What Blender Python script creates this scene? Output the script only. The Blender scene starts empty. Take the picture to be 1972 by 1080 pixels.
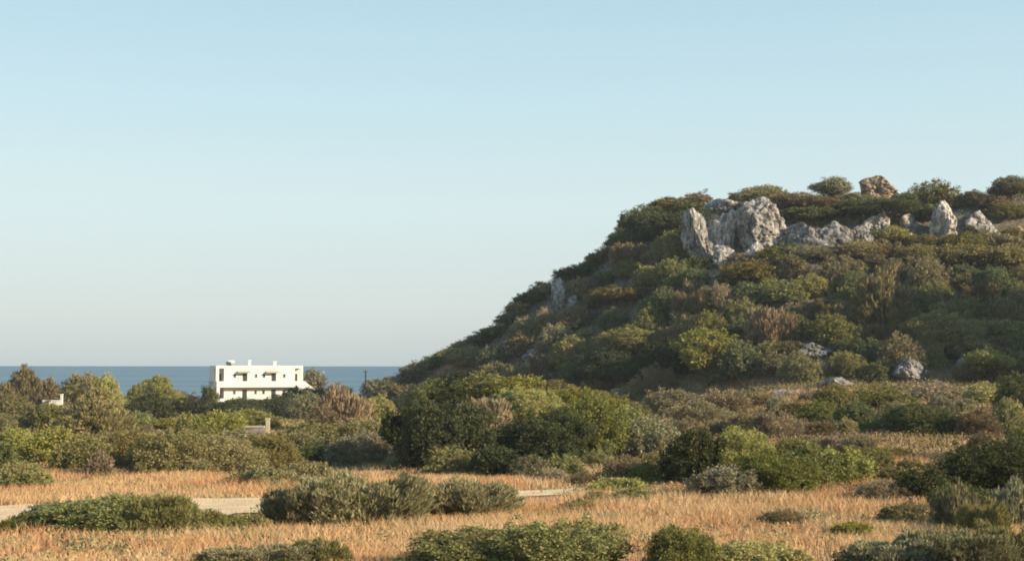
import bpy, bmesh, math, random
import numpy as np
from mathutils import Vector, Matrix

R = math.radians
sc = bpy.context.scene
COL = sc.collection
rng = np.random.default_rng(11)
random.seed(5)

# ------------------------------------------------------------------ camera
F = 2739.0                       # focal length in pixels of the 1972 wide frame (50 mm on 36 mm)
CAMZ = 10.0
PITCH = math.atan(165.0 / F)
cam_d = bpy.data.cameras.new('camera')
cam_d.lens = 50.0
cam_d.sensor_width = 36.0
cam_d.clip_start = 0.5
cam_d.clip_end = 200000.0
cam = bpy.data.objects.new('camera', cam_d)
COL.objects.link(cam)
cam.location = (0, 0, CAMZ)
cam.rotation_euler = (math.pi / 2 + PITCH, R(-0.05), 0)
sc.camera = cam

def ray(u, v):
    x = (u - 986.0) / F
    z = (540.0 - v) / F
    return x, math.cos(PITCH) - z * math.sin(PITCH), z * math.cos(PITCH) + math.sin(PITCH)

def project(x, y, z):
    dz = z - CAMZ
    f = y * math.cos(PITCH) + dz * math.sin(PITCH)
    up = -y * math.sin(PITCH) + dz * math.cos(PITCH)
    return 986 + F * x / f, 540 - F * up / f

# ------------------------------------------------------------------ noise
def _hash(ix, iy, iz, seed):
    h = (ix.astype(np.int64) * 374761393 + iy.astype(np.int64) * 668265263 + iz.astype(np.int64) * 2147483647 + seed * 974634777) & 0xFFFFFFFF
    h = ((h ^ (h >> 13)) * 1274126177) & 0xFFFFFFFF
    h = (h ^ (h >> 16)) & 0xFFFFFF
    return h / float(0xFFFFFF) * 2 - 1

def vnoise(p, seed=0):
    p = np.asarray(p, float)
    i = np.floor(p)
    f = p - i
    f = f * f * f * (f * (f * 6 - 15) + 10)
    i = i.astype(np.int64)
    out = 0
    for dx in (0, 1):
        wx = f[:, 0] if dx else 1 - f[:, 0]
        for dy in (0, 1):
            wy = f[:, 1] if dy else 1 - f[:, 1]
            for dz in (0, 1):
                wz = f[:, 2] if dz else 1 - f[:, 2]
                out = out + wx * wy * wz * _hash(i[:, 0] + dx, i[:, 1] + dy, i[:, 2] + dz, seed)
    return out

def fbm(p, oct=4, seed=0):
    p = np.asarray(p, float)
    a, s, t = 1.0, 0, 0
    for k in range(oct):
        s = s + a * vnoise(p * (2.03 ** k) + 17.3 * k, seed + k)
        t += a
        a *= 0.5
    return s / t

def sstep(a, b, x):
    t = np.clip((x - a) / (b - a), 0, 1)
    return t * t * (3 - 2 * t)

# ------------------------------------------------------------------ terrain
def smooth_table(xs, ys, lo=-60, hi=520, sig=5.0):
    g = np.arange(lo - 40, hi + 40, 1.0)
    v = np.interp(g, xs, ys)
    k = np.exp(-0.5 * (np.arange(-20, 21) / sig) ** 2)
    k /= k.sum()
    v = np.convolve(np.pad(v, 20, mode='edge'), k, 'valid')
    return g, v

TL = smooth_table([-60, 10, 27, 37, 44, 55, 78, 120, 170, 265, 300, 340, 380, 480],
                  [7.2, 6.65, 6.3, 6.0, 5.8, 5.5, 5.0, 4.5, 4.1, 3.6, 2.2, -0.8, -4, -9], sig=4)
TR = smooth_table([-60, 10, 27, 37, 50, 75, 110, 135, 260, 330, 380, 480],
                  [7.2, 6.65, 6.3, 6.0, 5.9, 6.1, 7.2, 8.1, 8.0, 2.0, -4, -9], sig=4)
PR = smooth_table([-60, -26, -20, -15.7, -8, -3.2, 1, 5, 7, 11.5, 14, 17, 24, 30, 40, 68, 110, 160, 240],
                  [-4, 0.5, 6.3, 8.4, 12.1, 14.4, 18.9, 21.0, 22.4, 24.2, 27.6, 30.2, 31.6, 32.3, 32.6, 33.0, 37, 32, 20], lo=-120, hi=320, sig=1.0)
CG = (np.array([0, .3, .60, .68, .78, 1.0]), np.array([0, .24, .60, .66, .90, 1.0]))

def H(x, y):
    x = np.asarray(x, float)
    y = np.asarray(y, float)
    t = x / np.maximum(y, 15.0)
    w = sstep(0.03, 0.22, t)
    base = np.interp(y, *TL) * (1 - w) + np.interp(y, *TR) * w
    base = base + 3.3 * np.exp(-((x - 0.6) / 7.6) ** 2 - ((y - 93) / 17.0) ** 2)
    # the hill
    yf = np.interp(x, [-40, -15, 0, 15, 30, 70], [182, 178, 162, 149, 139, 133])
    s = np.clip((y - yf) / (191 - yf), 0, 1)
    soft = s ** 1.05
    cliff = np.interp(s, *CG)
    cw = sstep(19, 27, x)
    g = soft * (1 - cw) + cliff * cw
    fall = 1 - sstep(215, 350, y)
    rise = np.maximum(np.interp(x, *PR) - base, 0) * g * fall
    h = base + rise
    # unseen hillock and spur to the right, shaped to shade bushes and hill face
    h = h + 9.5 * np.exp(-((x - 38) / 5.5) ** 2 - ((y - 50) / 9.0) ** 2)
    h = h + 39 * np.exp(-((x - 108) / 20) ** 2 - ((y - 121) / 24) ** 2)
    sh = x.shape
    q = np.stack([x.ravel() / 9.0, y.ravel() / 9.0, np.zeros(x.size)], 1)
    n = fbm(q, 4, 3).reshape(sh)
    amp = 0.28 + 0.9 * np.clip(rise / 10.0, 0, 1)
    amp = amp * (0.25 + 0.75 * sstep(30, 90, y))
    return h + n * amp

GX = np.arange(-270, 272, 1.5)
GY = np.arange(-60, 480, 1.5)
XX, YY = np.meshgrid(GX, GY)
ZZ = H(XX, YY)

def ground(x, y):
    x = np.asarray(x, float)
    y = np.asarray(y, float)
    fx = np.clip((x - GX[0]) / 1.5, 0, len(GX) - 1.001)
    fy = np.clip((y - GY[0]) / 1.5, 0, len(GY) - 1.001)
    i = fx.astype(int)
    j = fy.astype(int)
    a = fx - i
    b = fy - j
    return (ZZ[j, i] * (1 - a) * (1 - b) + ZZ[j, i + 1] * a * (1 - b) + ZZ[j + 1, i] * (1 - a) * b + ZZ[j + 1, i + 1] * a * b)

def hit(u, v):
    """first point of the ground along the sight line"""
    rx, ry, rz = ray(u, v)
    ys = np.arange(18, 300, 0.25)
    k = ys / ry
    zs = CAMZ + rz * k
    g = ground(rx * k, ys)
    m = np.nonzero(zs < g)[0]
    if len(m) == 0:
        y = 192.0
        x = rx / ry * y
        return float(x), y, float(ground(x, y))
    y = ys[m[0]]
    x = rx / ry * y
    return float(x), float(y), float(ground(x, y))

# ------------------------------------------------------------------ object helpers
def tag(o, label=None, cat=None, group=None, kind=None):
    if label: o['label'] = label
    if cat: o['category'] = cat
    if group: o['group'] = group
    if kind: o['kind'] = kind
    return o

def link(name, me, parent=None, mat=None):
    o = bpy.data.objects.new(name, me)
    COL.objects.link(o)
    if parent: o.parent = parent
    if mat is not None:
        if len(me.materials) == 0: me.materials.append(None)
        o.material_slots[0].link = 'OBJECT'
        o.material_slots[0].material = mat
    return o

def empty(name, loc, rz=0.0):
    o = bpy.data.objects.new(name, None)
    COL.objects.link(o)
    o.location = loc
    o.rotation_euler = (0, 0, rz)
    o.empty_display_size = 0.3
    return o

def mesh_np(name, verts, faces_flat, sizes, smooth=False):
    me = bpy.data.meshes.new(name)
    nv = len(verts)
    me.vertices.add(nv)
    me.vertices.foreach_set('co', np.ascontiguousarray(verts, np.float32).ravel())
    me.loops.add(len(faces_flat))
    me.loops.foreach_set('vertex_index', np.ascontiguousarray(faces_flat, np.int32))
    me.polygons.add(len(sizes))
    st = np.concatenate([[0], np.cumsum(sizes)[:-1]]).astype(np.int32)
    me.polygons.foreach_set('loop_start', st)
    try:
        me.polygons.foreach_set('loop_total', np.asarray(sizes, np.int32))
    except Exception:
        pass
    if smooth:
        me.polygons.foreach_set('use_smooth', np.ones(len(sizes), bool))
    me.update(calc_edges=True)
    return me

def quads(name, v4, smooth=False):
    """v4: N x 4 x 3"""
    n = len(v4)
    return mesh_np(name, v4.reshape(-1, 3), np.arange(n * 4), np.full(n, 4), smooth)

# ------------------------------------------------------------------ materials
class NT:
    def __init__(s, name):
        s.m = bpy.data.materials.new(name)
        s.m.use_nodes = True
        s.t = s.m.node_tree
        s.t.nodes.clear()
        s.out = s.n('ShaderNodeOutputMaterial')
    def n(s, typ, **kw):
        o = s.t.nodes.new(typ)
        for k, v in kw.items(): setattr(o, k, v)
        return o
    def l(s, a, b): s.t.links.new(a, b)
    def val(s, node, i, v): node.inputs[i].default_value = v
    def mix(s, fac, a, b, mode='MIX'):
        m = s.n('ShaderNodeMix', data_type='RGBA', blend_type=mode)
        for sock, v in ((m.inputs[0], fac), (m.inputs[6], a), (m.inputs[7], b)):
            if hasattr(v, 'is_linked') or hasattr(v, 'links'): s.l(v, sock)
            elif isinstance(v, (int, float)): sock.default_value = v
            else: sock.default_value = (*v, 1) if len(v) == 3 else v
        return m.outputs[2]
    def noise(s, vec, scale, detail=4, rough=0.55):
        n = s.n('ShaderNodeTexNoise')
        n.inputs['Scale'].default_value = scale
        n.inputs['Detail'].default_value = detail
        n.inputs['Roughness'].default_value = rough
        if vec is not None: s.l(vec, n.inputs['Vector'])
        return n.outputs['Fac']
    def ramp(s, fac, a, b, c0=0.0, c1=1.0):
        m = s.n('ShaderNodeMapRange')
        m.inputs['From Min'].default_value = a
        m.inputs['From Max'].default_value = b
        m.inputs['To Min'].default_value = c0
        m.inputs['To Max'].default_value = c1
        s.l(fac, m.inputs['Value'])
        return m.outputs['Result']
    def pos(s): return s.n('ShaderNodeNewGeometry').outputs['Position']
    def obj(s): return s.n('ShaderNodeTexCoord').outputs['Object']

def foliage_mat(name, a, b, c, cfac=0.35, trans=0.28):
    """a/b: leaf to leaf colour range, c: the colour of older or dry sprays"""
    t = NT(name)
    isl = t.n('ShaderNodeNewGeometry').outputs['Random Per Island']
    col = t.mix(isl, a, b)
    n1 = t.noise(t.obj(), 5.0, 2)
    col = t.mix(t.ramp(n1, 0.50, 0.66, 0, cfac), col, c)
    rnd = t.n('ShaderNodeObjectInfo').outputs['Random']
    hs = t.n('ShaderNodeHueSaturation')
    t.l(t.ramp(rnd, 0, 1, 0.484, 0.512), hs.inputs['Hue'])
    w = t.n('ShaderNodeTexWhiteNoise', noise_dimensions='1D')
    t.l(rnd, w.inputs['W'])
    t.l(t.ramp(w.outputs['Value'], 0, 1, 0.78, 1.25), hs.inputs['Value'])
    t.l(t.ramp(w.outputs['Value'], 0, 1, 1.08, 0.90), hs.inputs['Saturation'])
    t.l(col, hs.inputs['Color'])
    d = t.n('ShaderNodeBsdfDiffuse')
    tr = t.n('ShaderNodeBsdfTranslucent')
    t.l(hs.outputs[0], d.inputs['Color'])
    t.l(hs.outputs[0], tr.inputs['Color'])
    ms = t.n('ShaderNodeMixShader')
    ms.inputs[0].default_value = trans
    t.l(d.outputs[0], ms.inputs[1])
    t.l(tr.outputs[0], ms.inputs[2])
    t.l(ms.outputs[0], t.out.inputs['Surface'])
    return t.m

def plain_mat(name, color, rough=0.8, spec=0.2, nscale=0, namt=0.15, bump=0.0):
    t = NT(name)
    p = t.n('ShaderNodeBsdfPrincipled')
    p.inputs['Roughness'].default_value = rough
    p.inputs['Specular IOR Level'].default_value = spec
    if nscale:
        n = t.noise(t.obj(), nscale, 5)
        dark = tuple(c * (1 - namt * 2) for c in color)
        t.l(t.mix(t.ramp(n, 0.35, 0.65), dark, color), p.inputs['Base Color'])
        if bump:
            b = t.n('ShaderNodeBump')
            b.inputs['Strength'].default_value = bump
            t.l(n, b.inputs['Height'])
            t.l(b.outputs[0], p.inputs['Normal'])
    else:
        p.inputs['Base Color'].default_value = (*color, 1)
    t.l(p.outputs[0], t.out.inputs['Surface'])
    return t.m

MAT = {
    'olive':  foliage_mat('olive_leaf',  (.165, .152, .052), (.315, .280, .106), (.255, .200, .088)),
    'green':  foliage_mat('green_leaf',  (.132, .140, .042), (.286, .276, .092), (.260, .240, .080)),
    'dark':   foliage_mat('dark_leaf',   (.088, .102, .040), (.180, .192, .076), (.170, .150, .066)),
    'deep':   foliage_mat('shaded_green_leaf', (.044, .052, .022), (.098, .106, .042), (.095, .085, .038)),  # dark-leaved bushes; shade on the shadowed ones is put into the colour too
    'yellow': foliage_mat('yellow_green_leaf', (.215, .212, .054), (.400, .370, .118), (.330, .255, .085)),
    'grey':   foliage_mat('grey_green_leaf', (.160, .150, .082), (.320, .292, .160), (.250, .200, .118)),
    'brown':  foliage_mat('brown_twig',  (.165, .132, .068), (.300, .240, .128), (.260, .198, .100)),
    'tan':    foliage_mat('tan_twig',    (.215, .168, .090), (.365, .290, .165), (.290, .210, .115), trans=.15),
    'gold':   foliage_mat('golden_leaf', (.175, .150, .050), (.340, .285, .110), (.280, .210, .078)),
    'broom':  foliage_mat('broom_twig',  (.150, .138, .058), (.300, .266, .120), (.270, .205, .105)),
}
BARK = plain_mat('bark', (.12, .09, .065), .9, .1, 6, .25, .4)

# grass
def grass_mat():
    t = NT('dry_grass_blades')
    isl = t.n('ShaderNodeNewGeometry').outputs['Random Per Island']
    pos = t.pos()
    n1 = t.noise(pos, 0.16, 3)
    n2 = t.noise(pos, 0.55, 3)
    c = t.mix(isl, (.42, .25, .11), (.74, .50, .265))
    rust = t.mix(isl, (.40, .19, .08), (.68, .38, .19))
    c = t.mix(t.ramp(n1, .47, .60, 0, .85), c, rust)
    pale = t.mix(isl, (.46, .34, .18), (.74, .58, .36))
    c = t.mix(t.ramp(n2, .52, .66, 0, .7), c, pale)
    n3 = t.noise(pos, .33, 4)
    c = t.mix(t.ramp(n3, .56, .68, 0, .75), c, t.mix(isl, (.20, .17, .07), (.42, .36, .17)))
    d = t.n('ShaderNodeBsdfDiffuse')
    tr = t.n('ShaderNodeBsdfTranslucent')
    t.l(c, d.inputs['Color'])
    t.l(c, tr.inputs['Color'])
    ms = t.n('ShaderNodeMixShader')
    ms.inputs[0].default_value = .25
    t.l(d.outputs[0], ms.inputs[1])
    t.l(tr.outputs[0], ms.inputs[2])
    t.l(ms.outputs[0], t.out.inputs['Surface'])
    return t.m

def ground_mat():
    t = NT('dry_earth')
    pos = t.pos()
    big = t.noise(pos, 0.11, 4)
    fine = t.noise(pos, 1.7, 6, .65)
    earth = t.mix(t.ramp(fine, .3, .7), (.16, .105, .055), (.34, .24, .13))
    red = t.mix(t.ramp(fine, .3, .7), (.22, .095, .04), (.40, .19, .085))
    c = t.mix(t.ramp(big, .47, .60), earth, red)
    # stony grey earth on the hill
    sx = t.n('ShaderNodeSeparateXYZ')
    t.l(pos, sx.inputs[0])
    hill = t.ramp(sx.outputs['Z'], 9.0, 13.0)
    stone = t.mix(t.ramp(fine, .35, .65), (.075, .065, .045), (.20, .175, .135))
    c = t.mix(hill, c, stone)
    p = t.n('ShaderNodeBsdfPrincipled')
    p.inputs['Roughness'].default_value = .95
    p.inputs['Specular IOR Level'].default_value = .1
    t.l(c, p.inputs['Base Color'])
    b = t.n('ShaderNodeBump')
    b.inputs['Strength'].default_value = .6
    b.inputs['Distance'].default_value = .15
    t.l(fine, b.inputs['Height'])
    t.l(b.outputs[0], p.inputs['Normal'])
    t.l(p.outputs[0], t.out.inputs['Surface'])
    return t.m

def sand_mat():
    t = NT('sandy_soil')
    pos = t.pos()
    n = t.noise(pos, 0.9, 6, .65)
    n2 = t.noise(pos, 9, 4, .7)
    c = t.mix(t.ramp(n, .3, .7), (.62, .43, .235), (.80, .61, .38))
    c = t.mix(t.ramp(n2, .55, .75, 0, .5), c, (.22, .15, .08))
    p = t.n('ShaderNodeBsdfPrincipled')
    p.inputs['Roughness'].default_value = .95
    p.inputs['Specular IOR Level'].default_value = .1
    t.l(c, p.inputs['Base Color'])
    b = t.n('ShaderNodeBump')
    b.inputs['Strength'].default_value = .5
    b.inputs['Distance'].default_value = .08
    t.l(n2, b.inputs['Height'])
    t.l(b.outputs[0], p.inputs['Normal'])
    t.l(p.outputs[0], t.out.inputs['Surface'])
    return t.m

def rock_mat(name, light, mid, darkc, ochre):
    t = NT(name)
    pos = t.pos()
    n = t.noise(pos, 0.55, 6, .62)
    f = t.noise(pos, 2.2, 6, .7)
    mp = t.n('ShaderNodeMapping')
    mp.inputs['Scale'].default_value = (1.0, 1.0, 0.28)
    t.l(pos, mp.inputs['Vector'])
    st = t.noise(mp.outputs[0], 1.5, 5, .65)
    c = t.mix(t.ramp(f, .38, .62), mid, light)
    c = t.mix(t.ramp(st, .47, .60, 0, .85), c, darkc)
    c = t.mix(t.ramp(n, .54, .66, 0, .6), c, ochre)
    v = t.n('ShaderNodeTexVoronoi', feature='DISTANCE_TO_EDGE')
    v.inputs['Scale'].default_value = .7
    t.l(mp.outputs[0], v.inputs['Vector'])
    c = t.mix(t.ramp(v.outputs['Distance'], 0.0, 0.05, .7, 0), c, darkc)
    p = t.n('ShaderNodeBsdfPrincipled')
    p.inputs['Roughness'].default_value = .9
    p.inputs['Specular IOR Level'].default_value = .2
    t.l(c, p.inputs['Base Color'])
    b = t.n('ShaderNodeBump')
    b.inputs['Strength'].default_value = .9
    b.inputs['Distance'].default_value = .25
    t.l(f, b.inputs['Height'])
    t.l(b.outputs[0], p.inputs['Normal'])
    t.l(p.outputs[0], t.out.inputs['Surface'])
    return t.m

MAT['rock'] = rock_mat('limestone', (.50, .465, .40), (.235, .215, .185), (.075, .07, .064), (.30, .23, .15))
MAT['rock_white'] = rock_mat('pale_limestone', (.66, .61, .52), (.34, .31, .265), (.11, .10, .09), (.40, .30, .18))
MAT['rock_ochre'] = rock_mat('ochre_limestone', (.46, .35, .22), (.28, .19, .11), (.12, .09, .06), (.36, .22, .11))
MAT['rock_dark'] = rock_mat('weathered_limestone', (.34, .32, .29), (.19, .18, .165), (.06, .058, .052), (.20, .16, .11))

def sea_mat():
    t = NT('sea_water')
    pos = t.pos()
    mp = t.n('ShaderNodeMapping')
    mp.inputs['Scale'].default_value = (.25, 1.0, 1)
    t.l(pos, mp.inputs['Vector'])
    w1 = t.noise(mp.outputs[0], .12, 4, .6)
    m2 = t.n('ShaderNodeMapping')
    m2.inputs['Scale'].default_value = (.06, 1.0, 1)
    t.l(pos, m2.inputs['Vector'])
    w2 = t.noise(m2.outputs[0], .006, 5, .7)
    c = t.mix(t.ramp(w2, .42, .58), (.042, .095, .130), (.084, .155, .190))
    p = t.n('ShaderNodeBsdfPrincipled')
    p.inputs['Roughness'].default_value = .45
    p.inputs['Specular IOR Level'].default_value = .28
    t.l(c, p.inputs['Base Color'])
    b = t.n('ShaderNodeBump')
    b.inputs['Strength'].default_value = 1.0
    b.inputs['Distance'].default_value = 1.2
    t.l(w1, b.inputs['Height'])
    t.l(b.outputs[0], p.inputs['Normal'])
    t.l(p.outputs[0], t.out.inputs['Surface'])
    return t.m

# ------------------------------------------------------------------ setting
nx, ny = len(GX), len(GY)
idx = np.arange(nx * ny).reshape(ny, nx)
fc = np.stack([idx[:-1, :-1], idx[:-1, 1:], idx[1:, 1:], idx[1:, :-1]], -1).reshape(-1, 4)
me = mesh_np('ground', np.stack([XX.ravel(), YY.ravel(), ZZ.ravel()], 1), fc.ravel(), np.full(len(fc), 4), True)
tag(link('ground', me, None, ground_mat()), kind='structure')

S = 60000.0
me = mesh_np('sea', np.array([(-S, -S, 0), (S, -S, 0), (S, S, 0), (-S, S, 0)], float), np.arange(4), np.array([4]))
tag(link('sea', me, None, sea_mat()), kind='structure')

TRK = np.array([(-44, 25.5), (-30, 32.3), (-20, 36.8), (-14, 39.1), (-9.7, 41.4), (-6, 43.8), (-1, 47.5), (4, 52)], float)
TRW = np.array([5.4, 6.2, 7.0, 7.2, 7.2, 5.6, 2.8, 1.0])
def track_pts():
    s = np.linspace(0, 7, 90)
    cx = np.interp(s, range(8), TRK[:, 0]); cy = np.interp(s, range(8), TRK[:, 1]); w = np.interp(s, range(8), TRW)
    k = np.exp(-0.5 * (np.arange(-8, 9) / 4.0) ** 2); k /= k.sum()
    sm = lambda a: np.convolve(np.pad(a, 8, mode='edge'), k, 'valid')
    return sm(cx), sm(cy), sm(w)
tcx, tcy, tw = track_pts()
tx = np.gradient(tcx); ty = np.gradient(tcy); tl = np.hypot(tx, ty)
nxv, nyv = -ty / tl, tx / tl
V = []
M = 9
for i in range(90):
    ph = i * .55
    for j in range(M):
        o = (j / (M - 1) - .5) * tw[i] * (1 + .10 * math.sin(ph + j) + .08 * math.sin(ph * 2.3))
        px, py = tcx[i] + nxv[i] * o, tcy[i] + nyv[i] * o
        V.append((px, py, float(ground(px, py)) + .035))
ii = np.arange(90 * M).reshape(90, M)
fc = np.stack([ii[:-1, :-1], ii[1:, :-1], ii[1:, 1:], ii[:-1, 1:]], -1).reshape(-1, 4)
me = mesh_np('track', np.array(V), fc.ravel(), np.full(len(fc), 4), True)
tag(link('track', me, None, sand_mat()), kind='structure')

def on_track(x, y, extra=0.0):
    d = np.full(len(x), 1e9)
    for i in range(0, 90, 2):
        d = np.minimum(d, np.hypot(x - tcx[i], y - tcy[i]) - tw[i] * .5)
    return d < extra

# ------------------------------------------------------------------ leaves
def unit(n):
    v = rng.normal(size=(n, 3))
    return v / np.linalg.norm(v, axis=1, keepdims=True)

def leaf_quads(p, d, ln, wd):
    """p: base point, d: direction of the leaf, rhombic leaf of length ln and width wd"""
    n = len(p)
    side = np.cross(d, unit(n))
    side /= np.maximum(np.linalg.norm(side, axis=1, keepdims=True), 1e-6)
    ln = ln[:, None]
    wd = wd[:, None]
    mid = p + d * ln * .5
    return np.stack([p, mid + side * wd * .5, p + d * ln, mid - side * wd * .5], 1)

LOD = {  # clumps, leaves per clump, leaf length, clump radius (crown one unit wide)
    'near': (620, 48, .021, .050),
    'mid':  (270, 34, .036, .066),
    'far':  (120, 28, .056, .085),
}

def crown_points(lobes, K):
    """clump centres spread over the outside of a union of lobes, with outward normals"""
    lob = np.array(lobes, float)
    area = (lob[:, 3] * lob[:, 4] + lob[:, 3] * lob[:, 5] + lob[:, 4] * lob[:, 5])
    pick = rng.choice(len(lob), size=K * 3, p=area / area.sum())
    dirs = unit(K * 3)
    c = lob[pick, :3]
    r = lob[pick, 3:]
    rad = 0.80 + 0.26 * rng.random((K * 3, 1)) ** .8
    rad = rad * (1 + .30 * fbm(dirs * 1.9 + pick[:, None] * 3.7, 2, 61)[:, None])
    stray = rng.random((K * 3, 1)) < .07
    rad = np.where(stray, rad * (1.08 + .24 * rng.random((K * 3, 1))), rad)
    p = c + dirs * r * rad
    nrm = dirs / r
    nrm /= np.linalg.norm(nrm, axis=1, keepdims=True)
    keep = p[:, 2] > 0.01
    for i in range(len(lob)):
        q = (p - lob[i, :3]) / (lob[i, 3:] * .72)
        keep &= (np.sum(q * q, 1) > 1) | (pick == i)
    p, nrm = p[keep][:K], nrm[keep][:K]
    return p, nrm

def make_crown(name, lobes, lod, style='leaf'):
    K, L, ls, cr = LOD[lod]
    p, nrm = crown_points(lobes, K)
    K = len(p)
    size = .6 + .8 * rng.random(K)
    base = np.repeat(p, L, 0)
    nb = np.repeat(nrm, L, 0)
    sz = np.repeat(size, L)
    n = len(base)
    off = unit(n) * (rng.random((n, 1)) ** .5) * cr * sz[:, None]
    pos = base + off
    if style == 'leaf':
        d = nb * .55 + unit(n) * .9 + np.array([0, 0, .25])
        ln = ls * (.6 + .8 * rng.random(n))
        wd = ln * (.45 + .3 * rng.random(n))
    elif style == 'spray':             # fine upright twigs
        cen = np.array([0, 0, -.15])
        d = (pos - cen)
        d /= np.linalg.norm(d, axis=1, keepdims=True)
        d = d * .75 + unit(n) * .38 + np.array([0, 0, .55])
        ln = ls * (1.5 + 1.9 * rng.random(n))
        wd = ln * .16
    else:                              # short stiff twigs of a cushion
        d = nb * .9 + unit(n) * .6
        ln = ls * (.9 + .9 * rng.random(n))
        wd = ln * .28
    d /= np.linalg.norm(d, axis=1, keepdims=True)
    q = leaf_quads(pos, d, ln, wd)
    # inner leaves fill the crown so that one cannot see straight through it
    lob = np.array(lobes, float)
    m = K * 4
    pick = rng.integers(0, len(lob), m)
    pi = lob[pick, :3] + unit(m) * lob[pick, 3:] * (.35 + .45 * rng.random((m, 1)))
    pi = pi[pi[:, 2] > 0]
    m = len(pi)
    ln2 = np.full(m, ls * 2.0) * (.7 + .6 * rng.random(m))
    qi = leaf_quads(pi, unit(m), ln2, ln2 * .6)
    q = np.concatenate([q, qi])
    q[:, :, 2] = np.maximum(q[:, :, 2], -.02)
    return quads(name, q)

def tube(path, radii, seg=6):
    path = np.array(path, float)
    V, Fc = [], []
    n = len(path)
    for i in range(n):
        t = path[min(i + 1, n - 1)] - path[max(i - 1, 0)]
        t /= max(np.linalg.norm(t), 1e-6)
        a = np.cross(t, (0.3, 1, 0.1)); a /= np.linalg.norm(a)
        b = np.cross(t, a)
        for k in range(seg):
            an = 2 * math.pi * k / seg
            V.append(path[i] + radii[i] * (a * math.cos(an) + b * math.sin(an)))
    for i in range(n - 1):
        for k in range(seg):
            k2 = (k + 1) % seg
            Fc.append((i * seg + k, i * seg + k2, (i + 1) * seg + k2, (i + 1) * seg + k))
    Fc.append(tuple(range(seg))[::-1])
    Fc.append(tuple((n - 1) * seg + k for k in range(seg)))
    return V, Fc

def join_tubes(name, tubes):
    V, Fl, Sz = [], [], []
    for v, f in tubes:
        o = len(V)
        V.extend(v)
        for q in f:
            Fl.extend(o + i for i in q)
            Sz.append(len(q))
    return mesh_np(name, np.array(V), np.array(Fl), np.array(Sz), True)

def stems_mesh(spread, height, n, r0):
    tb = []
    for k in range(n):
        a = random.random() * 6.283
        rr = spread * (.3 + .7 * random.random())
        e = np.array([math.cos(a) * rr, math.sin(a) * rr, height * (.55 + .4 * random.random())])
        s = np.array([math.cos(a) * .03, math.sin(a) * .03, -.04])
        pts = []
        for i in range(5):
            t = i / 4
            pts.append(s * (1 - t) + e * t + np.array([random.uniform(-1, 1), random.uniform(-1, 1), 0]) * .02 + np.array([0, 0, .12 * height * math.sin(t * 3.14)]))
        tb.append(tube(pts, [r0 * (1 - .75 * i / 4) for i in range(5)], 5))
    return join_tubes('stem', tb)

def lobes_for(shape, v):
    r = random.Random(100 * v + hash_shape[shape])
    L = []
    if shape == 'dome':                # about 1 wide, .62 high
        L.append((0, 0, .22, .34, .34, .34))
        for k in range(7):
            a = k * .9 + r.random() * .8
            d = .16 + .14 * r.random()
            s = .15 + .10 * r.random()
            L.append((math.cos(a) * d, math.sin(a) * d, .16 + .24 * r.random(), s, s, s * .95))
        for k in range(4):
            a = r.random() * 6.28
            L.append((math.cos(a) * .33, math.sin(a) * .33, .10, .15, .15, .13))
    elif shape == 'spread':            # 1 wide, .38 high, several humps
        for k in range(10):
            x = r.uniform(-.36, .36); y = r.uniform(-.30, .30)
            s = r.uniform(.11, .20)
            L.append((x, y, .05 + .14 * r.random() * (1 - abs(x)), s, s, s * .85))
        L.append((0, 0, .08, .42, .36, .17))
    elif shape == 'broom':             # .62 high, loose
        for k in range(11):
            a = r.random() * 6.28
            d = .34 * math.sqrt(r.random())
            s = .10 + .06 * r.random()
            L.append((math.cos(a) * d, math.sin(a) * d, .12 + .26 * r.random() * (1.1 - d), s, s, .20 + .08 * r.random()))
    elif shape == 'cushion':           # .5 high
        L.append((0, 0, .10, .44, .44, .36))
        for k in range(4):
            a = r.random() * 6.28
            L.append((math.cos(a) * .25, math.sin(a) * .25, .16, .2, .2, .22))
    elif shape == 'tree':              # 1 wide 1 high
        for k in range(12):
            a = k * 2.4
            d = .30 * math.sqrt((k + .5) / 12)
            s = .13 + .07 * r.random()
            L.append((math.cos(a) * d, math.sin(a) * d, .42 + .40 * r.random() * (1.2 - d * 2) , s, s, s * .9))
        L.append((.05, 0, .62, .26, .26, .24))
    elif shape == 'pine':              # wind-shaped, leaning crown
        for k in range(12):
            t = r.random()
            L.append((-.28 + .60 * t + r.uniform(-.06, .06), r.uniform(-.22, .22), .40 + .36 * t * r.uniform(.6, 1.1), .16, .15, .10 + .05 * r.random()))
        L.append((.16, 0, .66, .24, .24, .20))
    elif shape == 'plume':             # tamarisk: conical, 1 wide 1.2 high
        for k in range(16):
            t = (k + .5) / 16
            a = k * 2.4
            d = .36 * (1 - t) ** .7 * (.6 + .5 * r.random())
            L.append((math.cos(a) * d, math.sin(a) * d, .22 + .78 * t, .17 - .07 * t, .17 - .07 * t, .20))
        L.append((0, 0, .35, .36, .36, .32))
    elif shape == 'juniper':           # upright, several leaning spires
        for k in range(9):
            a = r.random() * 6.28
            d = .30 * math.sqrt(r.random())
            h = .45 + .55 * r.random() * (1.15 - d * 1.5)
            for q in range(3):
                t = (q + .5) / 3
                s = .15 * (1 - .55 * t)
                L.append((math.cos(a) * d * (1 + .1 * q), math.sin(a) * d, h * t, s, s, h * .24))
    return L

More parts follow.
